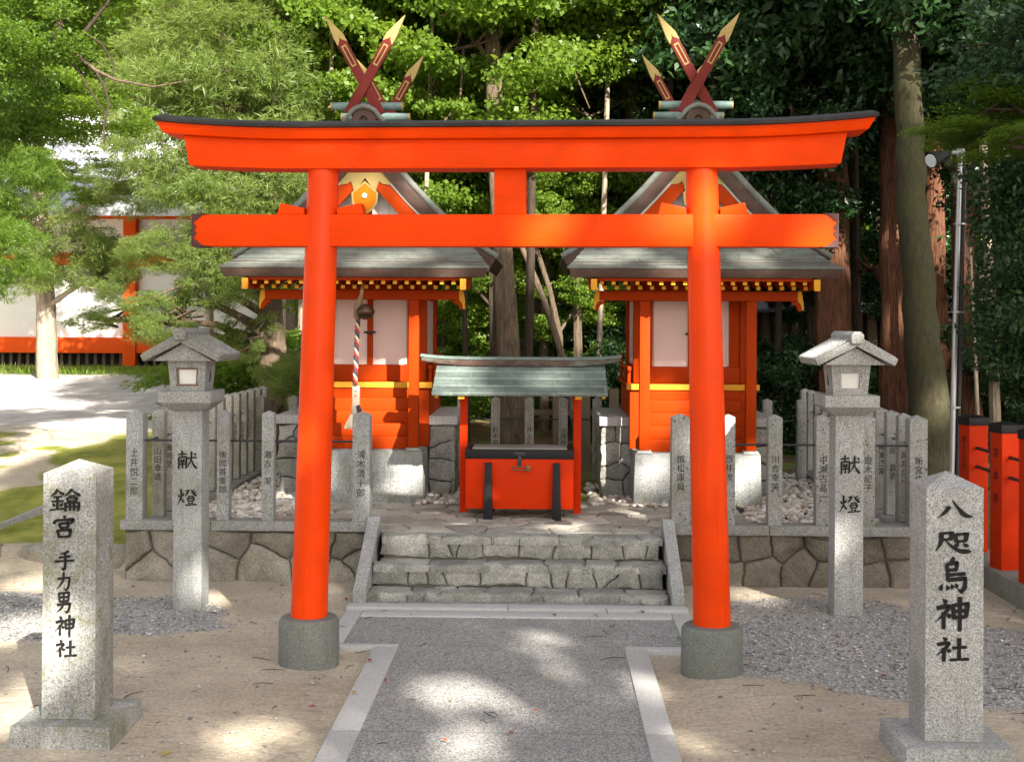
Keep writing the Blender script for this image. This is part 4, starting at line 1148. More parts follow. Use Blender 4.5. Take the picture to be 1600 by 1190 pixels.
    for i in range(n):
        j = (i + 1) % n; m.hexa([(pg[i][0], .138, pg[i][1]), (pg[j][0], .138, pg[j][1]), (pg[j][0], .1395, pg[j][1]), (pg[i][0], .1395, pg[i][1])], [(q[i][0], .138, q[i][1]), (q[j][0], .138, q[j][1]), (q[j][0], .1475, q[j][1]), (q[i][0], .1475, q[i][1])])
    m.build('gilt_rim', M['gold'], pen)
    m = MB(org); vs = [(.018 * math.cos(a * math.pi / 8), .018 * math.sin(a * math.pi / 8) + 2.525) for a in range(16)]; m.prism(vs, .128, .1395, 'y'); m.build('boss', M['white_board'], pen, bevel=.003)
    # ridge, ridge-end ornament, logs, crossed finials
    B('ridge', M['copper_dark'], (-.075, .075, .10, 1.60, 2.93, 3.075), (-.095, .095, .09, 1.61, 3.0755, 3.10))
    m = MB(org); pts = []
    for i in range(17):
        a = math.pi * i / 16; pts.append((.092 * math.cos(a), 3.02 + .125 * math.sin(a) ** .8))
    inn = [(.042 * math.cos(math.pi * i / 16), 3.01 + .085 * math.sin(math.pi * i / 16) ** .8) for i in range(17)]
    ring_o = [(.105, 2.90)] + pts + [(-.105, 2.90)]; ring_i = [(.042, 2.90)] + inn + [(-.042, 2.90)]
    for i in range(len(ring_o) - 1):
        m.hexa([(ring_o[i][0], .062, ring_o[i][1]), (ring_i[i][0], .062, ring_i[i][1]), (ring_i[i][0], .1, ring_i[i][1]), (ring_o[i][0], .1, ring_o[i][1])],
               [(ring_o[i+1][0], .062, ring_o[i+1][1]), (ring_i[i+1][0], .062, ring_i[i+1][1]), (ring_i[i+1][0], .1, ring_i[i+1][1]), (ring_o[i+1][0], .1, ring_o[i+1][1])])
    orn = m.build('ridge_end', M['copper_edge'], s, smooth=40)
    m = MB(org); m.box(-.07, .07, .085, .0995, 2.92, 3.10); m.build('recess', M['bark_brown'], orn)
    m = MB(org)
    m.tube([(.15, .07, 3.055), (.12, .062, 3.085), (.085, .058, 3.13), (.045, .056, 3.155), (0, .056, 3.165), (-.045, .056, 3.155), (-.085, .058, 3.13), (-.12, .062, 3.085), (-.15, .07, 3.055)], [.012, .016, .018, .018, .02, .018, .018, .016, .012], 10)
    for sx in (-1, 1):
        sp = []
        for i in range(22):
            a = i * .42; rr_ = .05 * (1 - i / 26); sp.append((sx * (.155 + rr_ * math.cos(a)), .06, 2.985 + rr_ * math.sin(a)))
        m.tube(sp, [.016 - .0004 * i for i in range(22)], 8)
    m.build('scroll', M['copper_roof'], orn, smooth=40)
    for k in range(3):
        y = .23 + .48 * k
        m = MB(org); m.tube([(-.255, y, 3.19), (-.13, y, 3.19), (0, y, 3.19), (.13, y, 3.19), (.255, y, 3.19)], [.029, .031, .032, .031, .029], 20); lg = m.build('roof_log', M['log'], s, smooth=40)
        m = MB(org); m.box(-.06, .06, y - .05, y + .05, 3.1005, 3.163); m.build('cradle', M['copper_dark'], lg, bevel=.004)
        for sx in (-1, 1):
            m = MB(org); m.tube([(sx*.2552, y, 3.19), (sx*.268, y, 3.19)], .030, 20); m.build('gilt_end', M['gold'], lg, smooth=40)
    for yy in (.085, 1.50):
        for si, sx in enumerate((-1, 1)):
            a = Vector((-sx * .115, 3.115)); b = Vector((sx * .268, 3.815))
            d = (b - a).normalized(); n = Vector((d.y * sx, -d.x * sx))       # n points to the outer, lower side
            L = (b - a).length; w = .036
            def P(l, o_): q = a + d * l + n * o_; return (q.x, q.y)
            y0 = yy + (.0 if si else .0345)
            m = MB(org); m.prism([P(0, -w), P(0, w), P(L * .3, w * .98), P(L - .15, w), P(L + .02, w * .45 + .0), P(L - .15, -w), P(L * .3, -w * 1.0)], y0, y0 + .034, 'y')
            fin = m.build('crossed_finial', M['maroon'], s, bevel=.003)
            m = MB(org); e = .0025; w2 = w + e
            tip = [P(L - .215, w2), P(L - .15, w2), P(L + .026, w * .45), P(L - .15, -w2), P(L - .215, -w2), P(L - .19, -w * .45), P(L - .175, -w * .12), P(L - .155, 0), P(L - .175, w * .12), P(L - .19, w * .45)]
            m.prism(tip, y0 - e, y0 + .034 + e, 'y'); m.build('gilt_tip', M['gold'], fin)
            m = MB(org); c0, c1, wi, wo = L * .50, L * .715, w * .30, w * .52
            for u0, u1, o0, o1 in ((c0, c1, -wo, -wi), (c0, c1, wi, wo), (c0, c0 + .012, -wi, wi), (c1 - .012, c1, -wi, wi)):
                m.prism([P(u0, o0), P(u0, o1), P(u1, o1), P(u1, o0)], y0 - .0022, y0 + .001, 'y')
            m.build('gilt_slot', M['gold'], fin)
    return s
sh1 = make_shrine(); sh1.location = (-1.322, 9.17, .31)
sh1['label'] = 'small vermilion shrine with a bell rope at its eaves, beside the pale hall'
sh2 = copy_tree(sh1); sh2.location = (1.085, 9.10, .31)
sh2['label'] = 'small vermilion shrine without a bell rope, in front of the dark cedars'

# bell and rope at the eaves of the first shrine
Yr = 8.93
org = tuple(at(566, 441, Yr))
o = thing('bell_rope', org, 'twisted red, white and black rope with a round dark bell hanging from the shrine eaves', 'bell rope')
ptop, p2, p3 = at(567, 440, Yr), at(559, 500, Yr), at(554.5, 604, Yr)
m = MB(org); m.tube([ptop, at(565.5, 455, Yr), at(564, 466, Yr)], [.008, .012, .015], 10); m.tube([at(564, 464, Yr), at(559.5, 478, Yr), at(558, 494, Yr), at(560, 504, Yr)], [.014, .026, .026, .012], 10, wob=.2, rnd=random.Random(3))
m.build('rope_loop', mat_plain('hemp', (.14, .09, .05), .9), o, smooth=50)
c = at(571, 487, Yr - .01)
m = MB(org); pf = []
for i in range(19):
    a = -math.pi / 2 + math.pi * i / 18; r_ = .058 * math.cos(a)
    if 8 <= i <= 10: r_ += .006
    pf.append((max(r_, .001), c.z + .056 * math.sin(a)))
m2 = MB(); m2.lathe(pf, (c.x, c.y), 28); m.add(m2.v, m2.f); bell = m.build('bell', mat_plain('bronze_bell', (.07, .035, .022), .45, .6), o, smooth=50)
m = MB(org); m.box(c.x - .045, c.x + .045, c.y - .054, c.y + .054, c.z - .040, c.z - .034); m.build('slot', M['black'], bell)  # black strip standing for the dark inside of the bell mouth
cols = [mat_plain('rope_red', (.24, .018, .016), .85), mat_plain('rope_white', (.36, .30, .22), .9), mat_plain('rope_black', (.02, .022, .04), .8)]
for k, mt_ in enumerate(cols):
    pts = []
    for i in range(90):
        q = i / 89; b = p2.lerp(p3, q); a = 2 * math.pi * (q * 5.2 + k / 3)
        pts.append((b.x + .0088 * math.cos(a), b.y + .0088 * math.sin(a), b.z))
    m = MB(org); m.tube(pts, .0098, 8); m.build('strand', mt_, o, smooth=60)
a, b = at(550.5, 603, Yr - .014), at(561.5, 634, Yr - .014)
m = MB(org); m.box(a.x, b.x, a.y - .002, a.y + .03, b.z, a.z); tg_ = m.build('wooden_tag', mat_paint('bare_wood_tag', (.52, .42, .32), .7, .1), o, bevel=.003)
m = MB(org); write(m, '奉納', (a.x + b.x) / 2, a.y - .003, a.z - .028, .026); m.build('inscription', mat_plain('red_ink', (.35, .05, .04), .7), tg_, fix=False)
m = MB(org); m.tube([at(553, 633, Yr), at(554.5, 641, Yr), at(552, 648, Yr)], [.02, .027, .018], 10); m.build('knot', cols[1], o, smooth=50)
m = MB(org); m.tube([at(559, 633, Yr - .02), at(562, 640, Yr - .022), at(563, 650, Yr - .015)], [.012, .015, .010], 10); m.build('dark_knot', cols[2], o, smooth=50)
m = MB(org); rr = random.Random(8)
for k in range(70):
    a_ = rr.random() * 6.28; q = math.sqrt(rr.random())
    t0 = at(552, 645, Yr); t1 = at(545.5, 667 + rr.random() * 3, Yr)
    m.tube([(t0.x + .012*q*math.cos(a_), t0.y + .012*q*math.sin(a_), t0.z), (t1.x + .036*q*math.cos(a_), t1.y + .03*q*math.sin(a_), t1.z)], .0035, 5)
m.build('tassel', mat_plain('straw_tassel', (.62, .54, .40), .9), o)

# low masonry walls beside the shrines
def side_wall(x0, x1, label, seed, side):
    r = random.Random(seed); cx = (x0 + x1) / 2; y0, y1, zt = 9.56, 10.60, .84
    org = (cx, y0, .31)
    o = thing('low_stone_wall', org, label, 'stone wall', 'low masonry walls beside the shrines')
    m = MB(org); m.box(x0 + .012, x1 - .012, y0 + .012, y1, .28, zt - .004); core = m.build('core', M['mortar'], o)
    st_ = row_sites(r, x0, x1, .30, zt, 4, .10, .2, .5)
    stonework('masonry', M['rock_grey'], cells2d(st_, x0, x1, .295, zt - .003), lambda u, v_, k: (u - cx, 0.010 - k, v_ - .31), .014, .004, r, o, .006)
    X = x1 if side > 0 else x0
    st_ = row_sites(r, y0, y1, .30, zt, 3, .16, .3, .5)
    stonework('masonry', M['rock_left'], cells2d(st_, y0 + .01, y1, .295, zt - .003), lambda u, v_, k: (X - cx - side * .012 + side * k, u - y0, v_ - .31), .014, .004, r, o, .006)
    m = MB(org); m.box(x0 - .018, x1 + .018, y0 - .022, y1 + .02, zt, zt + .066); m.build('cap_slab', M['granite_cap'], o, bevel=.005)
side_wall(-.872, -.672, 'low capped masonry wall between the bell-rope shrine and the offertory box', 51, 1)
side_wall(.425, .648, 'low capped masonry wall between the offertory box and the shrine near the cedars', 52, -1)
side_wall(-2.0, -1.80, 'low capped masonry wall on the mossy lawn side of the bell-rope shrine', 53, 1)
side_wall(1.53, 1.70, 'dark low masonry wall on the cedar side of the shrine without bell rope', 54, -1)

# ------------------------------------------------------------------ red post fence and flood lamp
org = (2.85, 7.5, 0)
o = thing('red_post_fence', org, 'black capped vermilion posts with black rails standing on a concrete kerb', 'fence')
for Y, tx in ((8.42, '連主大社'), (7.83, '宮 本 昇'), (7.36, ''), (6.85, ''), (6.3, '')):
    A = R(10.9); h = .066
    m = MB(); m.box(-h, h, -h, h, .13, .955); p = m.build('fence_post', M['verm_post'], o, bevel=.004, loc=(2.795 - org[0], Y - org[1], 0)); p.rotation_euler.z = A
    m = MB(); m.box(-h - .006, h + .006, -h - .006, h + .006, .9555, 1.005); m.frustum(0, 0, 1.0055, 1.022, h + .004, h + .004, .02, .02); m.build('cap', M['black'], p, bevel=.003)
    if tx:
        q = MB(); write(q, tx, 0, 0, .885 if tx[0] == '連' else .865, .052 if tx[0] == '連' else .064)
        q2 = MB(); q2.add([(-h - .0013, -a, c_) for a, b, c_ in q.v], q.f); q2.build('inscription', M['ink'], p, fix=False)
for z in (.81, .69):
    m = MB(org); m.tube([(2.795, 8.42, z), (2.795, 6.1, z)], .0105, 10); m.build('rail', M['iron'], o, smooth=40)
m = MB(org); m.box(2.69, 2.92, 2.5, 8.75, -.1, .134); m.build('kerb', mat_granite('stained_concrete', .25, .15, .6, (1, .97, .86), 0, 1.2, .4), o, bevel=.008)
pb_, pt_ = at(1484, 790, 9.0), at(1500.5, 240, 9.0)
org = (pb_.x, 9.0, .1)
o = thing('lamp_pole', org, 'tall slim steel pole with a black floodlight and a dark conduit, behind the red posts', 'lamp pole')
m = MB(org); m.tube([(pb_.x, 9.0, 0.0), (pb_.x * .5 + pt_.x * .5, 9.0, pb_.z * .5 + pt_.z * .5), pt_], [.021, .019, .017], 14); m.build('pole', M['steel'], o, smooth=40)
m = MB(org); m.tube([(pb_.x + .04, 9.0, .05), (pt_.x + .032, 9.0, pt_.z - .1)], .014, 10); m.build('conduit', M['iron'], o, smooth=40)
m = MB(org)
for q in (.28, .55, .8):
    c = pb_.lerp(pt_, q); m.tube([(c.x + .012, 9.0, c.z - .006), (c.x + .012, 9.0, c.z + .006)], .042, 14)
m.build('clamp', M['steel'], o, smooth=40)
m = MB(org); m.tube([(pt_.x, 8.99, pt_.z - .02), (pt_.x, 8.99, pt_.z + .03)], .028, 12); m.tube([(pt_.x - .01, 8.97, pt_.z + .01), (pt_.x - .07, 8.96, pt_.z + .0)], .012, 8); m.build('junction', mat_plain('grey_plastic', (.4, .4, .4), .5), o, smooth=40)
c = Vector((pt_.x - .10, 8.95, pt_.z - .0)); d = Vector((-.80, -.45, -.38)).normalized()
m = MB(org); m.tube([c, c + d * .03, c + d * .06, c + d * .12, c + d * .175], [.018, .026, .036, .05, .054], 20); fl = m.build('floodlight', M['black'], o, smooth=40)
m = MB(org); m.tube([c + d * .1752, c + d * .181], [.047, .046], 20); m.build('lens', M['lens'], fl, smooth=40)
m = MB(org); m.tube([c + d * .03 + Vector((.03, 0, -.05)), c + d * .09 + Vector((.03, 0, -.055))], [.028, .03], 14); m.build('ballast', M['black'], fl, smooth=40)

# ------------------------------------------------------------------ the hall beyond the lawn
HY = 25.0
org = (-10, HY, .7)
o = thing('shrine_hall', org, 'long white plastered hall with vermilion beams and grey tiled roof', 'hall')
def HB(name, mat, *b, bevel=.01):
    m = MB(org)
    for q in b: m.box(*q)
    return m.build(name, mat, o, bevel=bevel)
HB('wall', M['white_wall'], (-22, -3.6, HY + .15, HY + .35, 1.2, 4.2), bevel=0)
HB('sill_beam', M['verm_hall'], (-22, -3.6, HY, HY + .149, .97, 1.28))
HB('wall_beam', M['verm_hall'], (-22, -3.6, HY + .02, HY + .149, 2.70, 2.95))
HB('eave_beam', M['verm_hall'], (-22, -3.6, HY + .02, HY + .149, 3.62, 3.85))
for x in (-21.5, -18.1, -14.8, -11.5, -8.18, -4.75):
    HB('column', M['verm_hall'], (x - .13, x + .13, HY - .06, HY + .148, .55, 3.9), bevel=.03)
HB('underfloor', M['black'], (-22, -3.6, HY + .5, HY + .6, .4, .97), bevel=0)  # black sheet standing for the darkness under the floor
for k in range(70):
    x = -15.5 + .165 * k
    pass
m = MB(org)
for k in range(60):
    x = -14.6 + .17 * k; m.box(x, x + .06, HY + .28, HY + .33, .5, .96)
m.build('underfloor_paling', M['wood'], o)
m = MB(org)
m.prism([(HY - 1.5, 3.55), (HY - 1.5, 3.72), (HY + .5, 4.55), (HY + 3.5, 6.5), (HY + 6.5, 4.55), (HY + 8.5, 3.72), (HY + 8.5, 3.55), (HY + 3.5, 6.2)], -23, -2.6, 'x')
rf = m.build('roof', mat_plain('grey_roof_tile', (.46, .47, .50), .5, var=.2, sc=4), o)
m = MB(org)
for k in range(92):
    x = -22.9 + .22 * k; m.tube([(x, HY - 1.52, 3.74), (x, HY + .5, 4.58), (x, HY + 3.4, 6.46)], .055, 6)
m.build('tile_roll', mat_plain('grey_roof_tile_roll', (.50, .51, .54), .5, var=.25, sc=4), rf)

# ------------------------------------------------------------------ memorial stones, boulders, hedge, dark fence in the trees
def tiers(label, cx, cy, ts, mat):
    z0 = ts[0][1]; org = (cx, cy, z0)
    o = thing('stone_monument', org, label, 'monument')
    for hw, a, b, hw2 in ts:
        m = MB(org); m.frustum(cx, cy, a, b - .002, hw, hw * .9, hw2, hw2 * .9); m.build('tier', mat, o, bevel=.012)
tiers('tall tiered grey stone monument among the leaves behind the cedar-side shrine', 1.20, 16.0, [(.62, .3, .62, .60), (.50, .62, .92, .48), (.40, .92, 1.22, .38), (.30, 1.22, 1.52, .27), (.22, 1.52, 1.98, .17), (.27, 1.98, 2.06, .27), (.20, 2.06, 2.4, .17), (.30, 2.4, 2.52, .05)], M['granite_fence'])
tiers('pale stepped memorial stone glimpsed between trunks above the canopy ridge', -.52, 17.0, [(.60, .3, .85, .58), (.45, .85, 1.05, .42), (.34, 1.05, 1.38, .34), (.16, 1.38, 2.15, .13)], M['granite_clean'])
def boulder(label, x, y, z, a, b, c_, seed, mat):
    bm = bmesh.new(); bmesh.ops.create_icosphere(bm, subdivisions=3, radius=1)
    r = random.Random(seed); ph = [(Vector((r.uniform(-1, 1), r.uniform(-1, 1), r.uniform(-1, 1))).normalized(), r.uniform(.55, .85)) for _ in range(9)]
    for v in bm.verts:
        p = v.co.copy()
        for n, d_ in ph:
            k = p.dot(n)
            if k > d_: p -= n * (k - d_) * .85
        v.co = Vector((p.x * a, p.y * b, p.z * c_))
    me = bpy.data.meshes.new('boulder'); bm.to_mesh(me); bm.free(); me.shade_smooth(); me.set_sharp_from_angle(angle=R(35))
    tn = me.attributes.new('tint', 'FLOAT', 'POINT'); tn.data.foreach_set('value', np.full(len(me.vertices), r.random(), np.float32))
    o = link('boulder', me, mat, None, (x, y, z)); props(o, label, 'boulder'); return o
BG = None
boulder('flat grey boulder edging the bank next to the end of the tan retaining wall', -2.83, 8.32, .05, .2, .14, .10, 1, M['rock_left'])
boulder('long grey boulder in the bank behind the seven-character post', -3.25, 8.36, .05, .24, .14, .10, 2, M['rock_left'])
boulder('bank boulder at the edge of the picture beside the mossy lawn', -3.74, 8.40, .05, .24, .15, .11, 3, M['rock_left'])
b_ = at(95, 712, 9.7)
boulder('dark brown lump of root lying on the mossy lawn', b_.x, 9.7, float(hgt(b_.x, 9.7)) + .03, .10, .06, .05, 5, M['bark_dark'])
m = MB()
a, b = at(-40, 832, 8.75), at(75, 785, 9.3)
m.hexa([(a.x, a.y, .05), (a.x + .03, a.y - .06, .05), (b.x + .03, b.y - .06, .15), (b.x, b.y, .15)], [(a.x, a.y, a.z), (a.x + .03, a.y - .06, a.z), (b.x + .03, b.y - .06, b.z), (b.x, b.y, b.z)])
props(m.build('lawn_kerb', M['granite_kerb'], bevel=.008), kind='structure')
org = (6, 17, .3)
o = thing('boundary_wall', org, 'long dark timber wall with a low tiled coping behind the cedar trunks', 'wall')
m = MB(org); m.box(2.6, 17, 17.0, 17.12, .2, 1.78); m.build('wall', M['wood'], o)
m = MB(org)
for k in range(70): m.box(2.62 + .2 * k, 2.65 + .2 * k, 16.97, 16.999, .25, 1.78)
m.build('batten', M['bark_dark'], o)
m = MB(org); m.prism([(16.6, 1.80), (17.06, 2.02), (17.5, 1.80), (17.5, 1.76), (16.6, 1.76)], 2.4, 17.2, 'x'); m.build('coping', mat_plain('dark_tile', (.16, .16, .18), .4, var=.3), o)

# ------------------------------------------------------------------ foliage
def leaf_arrays(r, C, L, W, up_bias=.55, droop=.25, size_var=.35, dirs=None):
    """one folded diamond leaf per centre C; returns vertices (n,4,3), tint"""
    n = len(C)
    nrm = r.normal(size=(n, 3)); nrm /= np.linalg.norm(nrm, axis=1)[:, None]
    nrm = nrm * (1 - up_bias) + np.array([0, 0, 1.0]) * up_bias; nrm /= np.linalg.norm(nrm, axis=1)[:, None]
    d = r.normal(size=(n, 3)) if dirs is None else dirs + r.normal(size=(n, 3)) * .35
    d[:, 2] -= droop
    d -= nrm * (d * nrm).sum(1)[:, None]; d /= np.linalg.norm(d, axis=1)[:, None] + 1e-9
    s = np.cross(nrm, d)
    k = (1 - size_var + 2 * size_var * r.rand(n))[:, None]
    l, w = L * k, W * k
    b = C; tip = C + d * l - nrm * l * .12
    m = C + d * l * .45
    V = np.stack([b, m + s * w * .5 + nrm * w * .12, tip, m - s * w * .5 + nrm * w * .12], 1)
    return V, r.rand(n)
def crown_mesh(name, seed, kind, R3, clumps, per, cr=.42):
    r = np.random.RandomState(seed)
    u = r.normal(size=(clumps, 3)); u /= np.linalg.norm(u, axis=1)[:, None]
    rad = .25 + .78 * r.rand(clumps) ** .55
    lump = 1 + .28 * np.sin(u[:, 0] * 3 + seed) * np.cos(u[:, 1] * 2.7 + u[:, 2] * 2)
    cc = u * (rad * lump)[:, None] * np.array(R3)
    allV, allT = [], []
    csz = cr * (.55 + .9 * r.rand(clumps))
    ct = r.rand(clumps)
    for i in range(clumps):
        n = int(per * (csz[i] / cr) ** 2)
        if kind == 'needle':
            nt = max(3, n // 7)
            p = r.normal(size=(nt, 3)); p /= np.linalg.norm(p, axis=1)[:, None]; p *= (r.rand(nt) ** .45)[:, None] * csz[i] * np.array([1, 1, .55])
            out = p + u[i] * csz[i] * .6; out /= np.linalg.norm(out, axis=1)[:, None]
            C = np.repeat(cc[i] + p, 7, 0); D = np.repeat(out, 7, 0) + r.normal(size=(nt * 7, 3)) * .55
            V, t_ = leaf_arrays(r, C, .115, .013, .1, .12, .3, D)
        else:
            p = r.normal(size=(n, 3)); p /= np.linalg.norm(p, axis=1)[:, None]; p *= (r.rand(n) ** .4)[:, None] * csz[i] * np.array([1, 1, .28 if kind == 'maple' else .5])
            L, W = {'broad': (.115, .048), 'maple': (.062, .05), 'big': (.115, .055), 'far': (.15, .10)}[kind]
            V, t_ = leaf_arrays(r, cc[i] + p, L, W, .22, .3)
        allV.append(V); allT.append(np.clip(.55 * t_ + .45 * ct[i], 0, 1))
    V = np.concatenate(allV); T = np.concatenate(allT); n = len(V)
    return np_mesh(name, V.reshape(-1, 3), np.arange(n * 4).reshape(n, 4), {'tint': np.repeat(T, 4)}), cc
CROWN = {}
def crown(kind, var):
    key = (kind, var)
    if key not in CROWN:
        s = 100 + var * 7 + len(kind)
        CROWN[key] = {'broad': lambda: crown_mesh('crown', s, 'broad', (1.25, 1.25, 1.0), 46, 190),
                      'maple': lambda: crown_mesh('crown', s, 'maple', (1.35, 1.35, 1.0), 40, 330),
                      'big': lambda: crown_mesh('crown', s, 'big', (1.3, 1.3, 1.0), 44, 190, .5),
                      'needle': lambda: crown_mesh('crown', s, 'needle', (1.25, 1.25, .95), 48, 520, .40),
                      'far': lambda: crown_mesh('crown', s, 'far', (2.3, 2.3, 2.0), 52, 230, .75)}[kind]()
    return CROWN[key]
LEAFM = {'broad': 'leaf_dark', 'maple': 'leaf_light', 'big': 'leaf_dark', 'needle': 'leaf_needle', 'far': 'leaf_mid'}
trnd = random.Random(77)
_lm = {}
def tree(name, label, trunk, radii, bark, crowns, group=None, cat='tree', limbs=True, wob=.07, twigs=5):
    """trunk: world points; crowns: (kind, variant, world centre, scale, leaf material or None)"""
    trunk = [Vector(q) for q in trunk]
    trunk[0].z = min(trunk[0].z, float(hgt(trunk[0].x, trunk[0].y)) - .03)
    base = Vector(trunk[0])
    o = thing(name, base, label, cat, group)
    pts, rad = [], []
    for i in range(len(trunk) - 1):                    # resample for an uneven trunk
        a, b = Vector(trunk[i]), Vector(trunk[i+1]); k = 5
        for j in range(k):
            q = j / k; pts.append(a.lerp(b, q) + Vector((trnd.uniform(-1, 1), trnd.uniform(-1, 1), 0)) * radii[i] * .10); rad.append(radii[i] * (1-q) + radii[i+1] * q)
    pts.append(Vector(trunk[-1])); rad.append(radii[-1])
    m = MB(base); m.tube(pts, rad, 22, wob=wob * .6, rnd=trnd, flute=.5 * wob if 'grey' in bark else 1.3 * wob)
    for a in range(5):                                 # root flare
        q = a * 1.26 + trnd.random(); d = Vector((math.cos(q), math.sin(q), 0)); r0 = radii[0]
        m.tube([base + d * r0 * 1.5 + Vector((0, 0, -.06)), base + d * r0 * .85 + Vector((0, 0, r0 * .5)), base + d * r0 * .55 + Vector((0, 0, r0 * 1.8))], [r0 * .16, r0 * .30, r0 * .25], 8)
    tk = m.build('trunk', M[bark], o, smooth=50, fix=False)
    if limbs and crowns:
        m = MB(base)
        for kind, var, c, sc, mt in crowns:
            c = Vector(c); me, cc = crown(kind, var)
            s0 = min(range(len(pts)), key=lambda i: (pts[i] - c).length + abs(pts[i].z - (c.z - .5)) * .5)
            st_ = pts[s0]; r0 = max(.012, min(rad[s0] * .5, .05))
            mid = st_.lerp(c, .55) + Vector((trnd.uniform(-.15, .15), trnd.uniform(-.15, .15), .12))
            m.tube([st_, mid, c], [r0, r0 * .7, r0 * .4], 7)
            for t_ in range(twigs):
                e = Vector(cc[trnd.randrange(len(cc))]); e = c + (Vector((e.x * sc[0], e.y * sc[1], e.z * sc[2])) if hasattr(sc, '__len__') else e * sc)
                mm = mid.lerp(e, .5) + Vector((trnd.uniform(-.2, .2), trnd.uniform(-.2, .2), trnd.uniform(-.05, .2)))
                m.tube([mid.lerp(c, trnd.random()), mm, e], [r0 * .45, r0 * .3, r0 * .12], 5)
        m.build('limb', M[bark], tk, smooth=50, fix=False)
    for kind, var, c, sc, mt in crowns:
        me, _ = crown(kind, var)
        mt = mt or LEAFM[kind]
        if (kind, var, mt) not in _lm:
            me2 = me if len(me.materials) == 0 else me.copy()
            me2.materials.clear(); me2.materials.append(M[mt]); _lm[(kind, var, mt)] = me2
        co = bpy.data.objects.new('crown', _lm[(kind, var, mt)]); COL.objects.link(co); co.parent = o
        co.location = Vector(c) - base
        sx, sy, sz = sc if hasattr(sc, '__len__') else (sc, sc, sc)
        co.scale = (sx, sy, sz)
        co.rotation_euler = (trnd.uniform(-.25, .25), trnd.uniform(-.25, .25), trnd.uniform(0, 6.28))
    return o
def C(kind, var, px, py, Y, sc, mt=None):
    return (kind, var, at(px, py, Y), sc, mt)
def T(px0, py0, px1, py1, Y, zbase=None, lean=0.0):
    """a trunk axis through two places of the photograph at depth Y, carried down to the ground"""
    a, b = at(px0, py0, Y), at(px1, py1, Y)
    d = (a - b); k = (a.z - (zbase if zbase is not None else float(hgt(a.x, Y)) - .05)) / max(.01, (b.z - a.z))
    g = a + d * k
    top = b + (b - a) * .6
    return [g, a, b, top]

# --- named trees, from the lawn to the cedars
def gz(x, y): return float(hgt(x, y))
b_ = at(75, 576, 20.0)
tree('broadleaf_tree', 'pale barked tree standing on the bright lawn in front of the hall, wide trunk',
     [(b_.x, 20, gz(b_.x, 20) - .1), at(72, 480, 20), at(62, 330, 20), at(52, 180, 20), at(45, 40, 20)], [.16, .14, .125, .11, .08], 'bark_pale',
     [C('needle', 0, 130, 385, 19.6, .62), C('needle', 1, -20, 350, 19.8, .6), C('needle', 2, 170, 430, 19.4, .34), C('needle', 2, 60, 420, 19.4, .36), C('maple', 1, 130, 275, 18.5, (.55, .5, .3)), C('needle', 0, 215, 290, 18.2, (.5, .5, .35)), C('maple', 2, 40, 250, 18.6, (.5, .5, .3)), C('maple', 0, 40, 110, 20, (1.1, 1.1, .7)), C('maple', 1, -60, 40, 20, 1.2), C('maple', 2, 190, 20, 20.5, (1.2, 1.2, .8)), C('maple', 1, 70, -80, 20, 1.7)])
b_ = at(428, 612, 13.2)
tree('podocarp_tree', 'dark trunked conifer with feathery needle sprays spreading toward the hall, beside the bell-rope shrine',
     [(b_.x, 13.2, gz(b_.x, 13.2) - .1), at(424, 520, 13.2), at(420, 400, 13.2), at(430, 200, 13.3), at(440, 20, 13.4)], [.155, .13, .12, .11, .09], 'bark_brown',
     [C('needle', 0, 345, 335, 12.9, .52), C('needle', 1, 260, 400, 12.7, (.36, .36, .26)), C('needle', 2, 150, 497, 12.6, (.24, .24, .10)), C('needle', 0, 215, 470, 12.6, (.20, .2, .10)), C('needle', 0, 400, 400, 12.6, .40), C('needle', 1, 330, 455, 12.8, .27), C('needle', 2, 420, 280, 12.9, .6), C('needle', 0, 280, 240, 13, .5),
      C('needle', 1, 350, 170, 13, .85), C('needle', 0, 265, 150, 13.2, (.5, .5, .3)), C('needle', 2, 340, 50, 13.2, (.75, .75, .45)), C('needle', 1, 430, -60, 13.3, (.8, .8, .5)), C('needle', 1, 410, 215, 13.1, (.42, .42, .26)), C('needle', 2, 250, 500, 12.7, .28), C('needle', 1, 450, 590, 12.4, .26), C('needle', 0, 380, 530, 12.9, .22)])
tree('tall_tree', 'tall sunlit pale trunk rising behind the feathery conifer', T(452, 420, 440, 60, 17), [.15, .14, .12, .09], 'bark_pale',
     [C('maple', 0, 520, 160, 17, 1.1), C('maple', 2, 400, 60, 17.2, 1.2), C('maple', 1, 560, 20, 17, 1.2), C('maple', 0, 330, -60, 17.3, 1.3)])
tree('tall_tree', 'straight brown trunk between the shrines, right behind the offertory canopy', [at(806, 705, 13), at(799, 600, 13), at(787, 420, 13), at(775, 200, 13.2), at(764, -40, 13.4)], [.16, .115, .10, .085, .07], 'bark_brown',
     [C('maple', 1, 700, 80, 13.4, 1.0), C('maple', 0, 850, 60, 13.6, .95), C('maple', 2, 640, 190, 13.8, .8), C('maple', 2, 780, -60, 13.4, 1.0)])
tree('thin_tree', 'thin black trunk just beside the straight brown trunk above the canopy ridge', T(772, 600, 768, 400, 14), [.045, .042, .038, .03], 'bark_dark', [C('maple', 0, 730, 300, 14.4, .8), C('maple', 1, 690, 420, 14.3, .5)])
tree('thin_tree', 'slender pale sapling leaning across behind the canopy, lower of the two leaning ones', [at(905, 640, 13.6), at(880, 560, 13.6), at(850, 470, 13.6), at(815, 385, 13.6), at(800, 300, 13.6)], [.04, .036, .034, .03, .02], 'bark_brown', [C('maple', 1, 800, 260, 13.8, .55)])
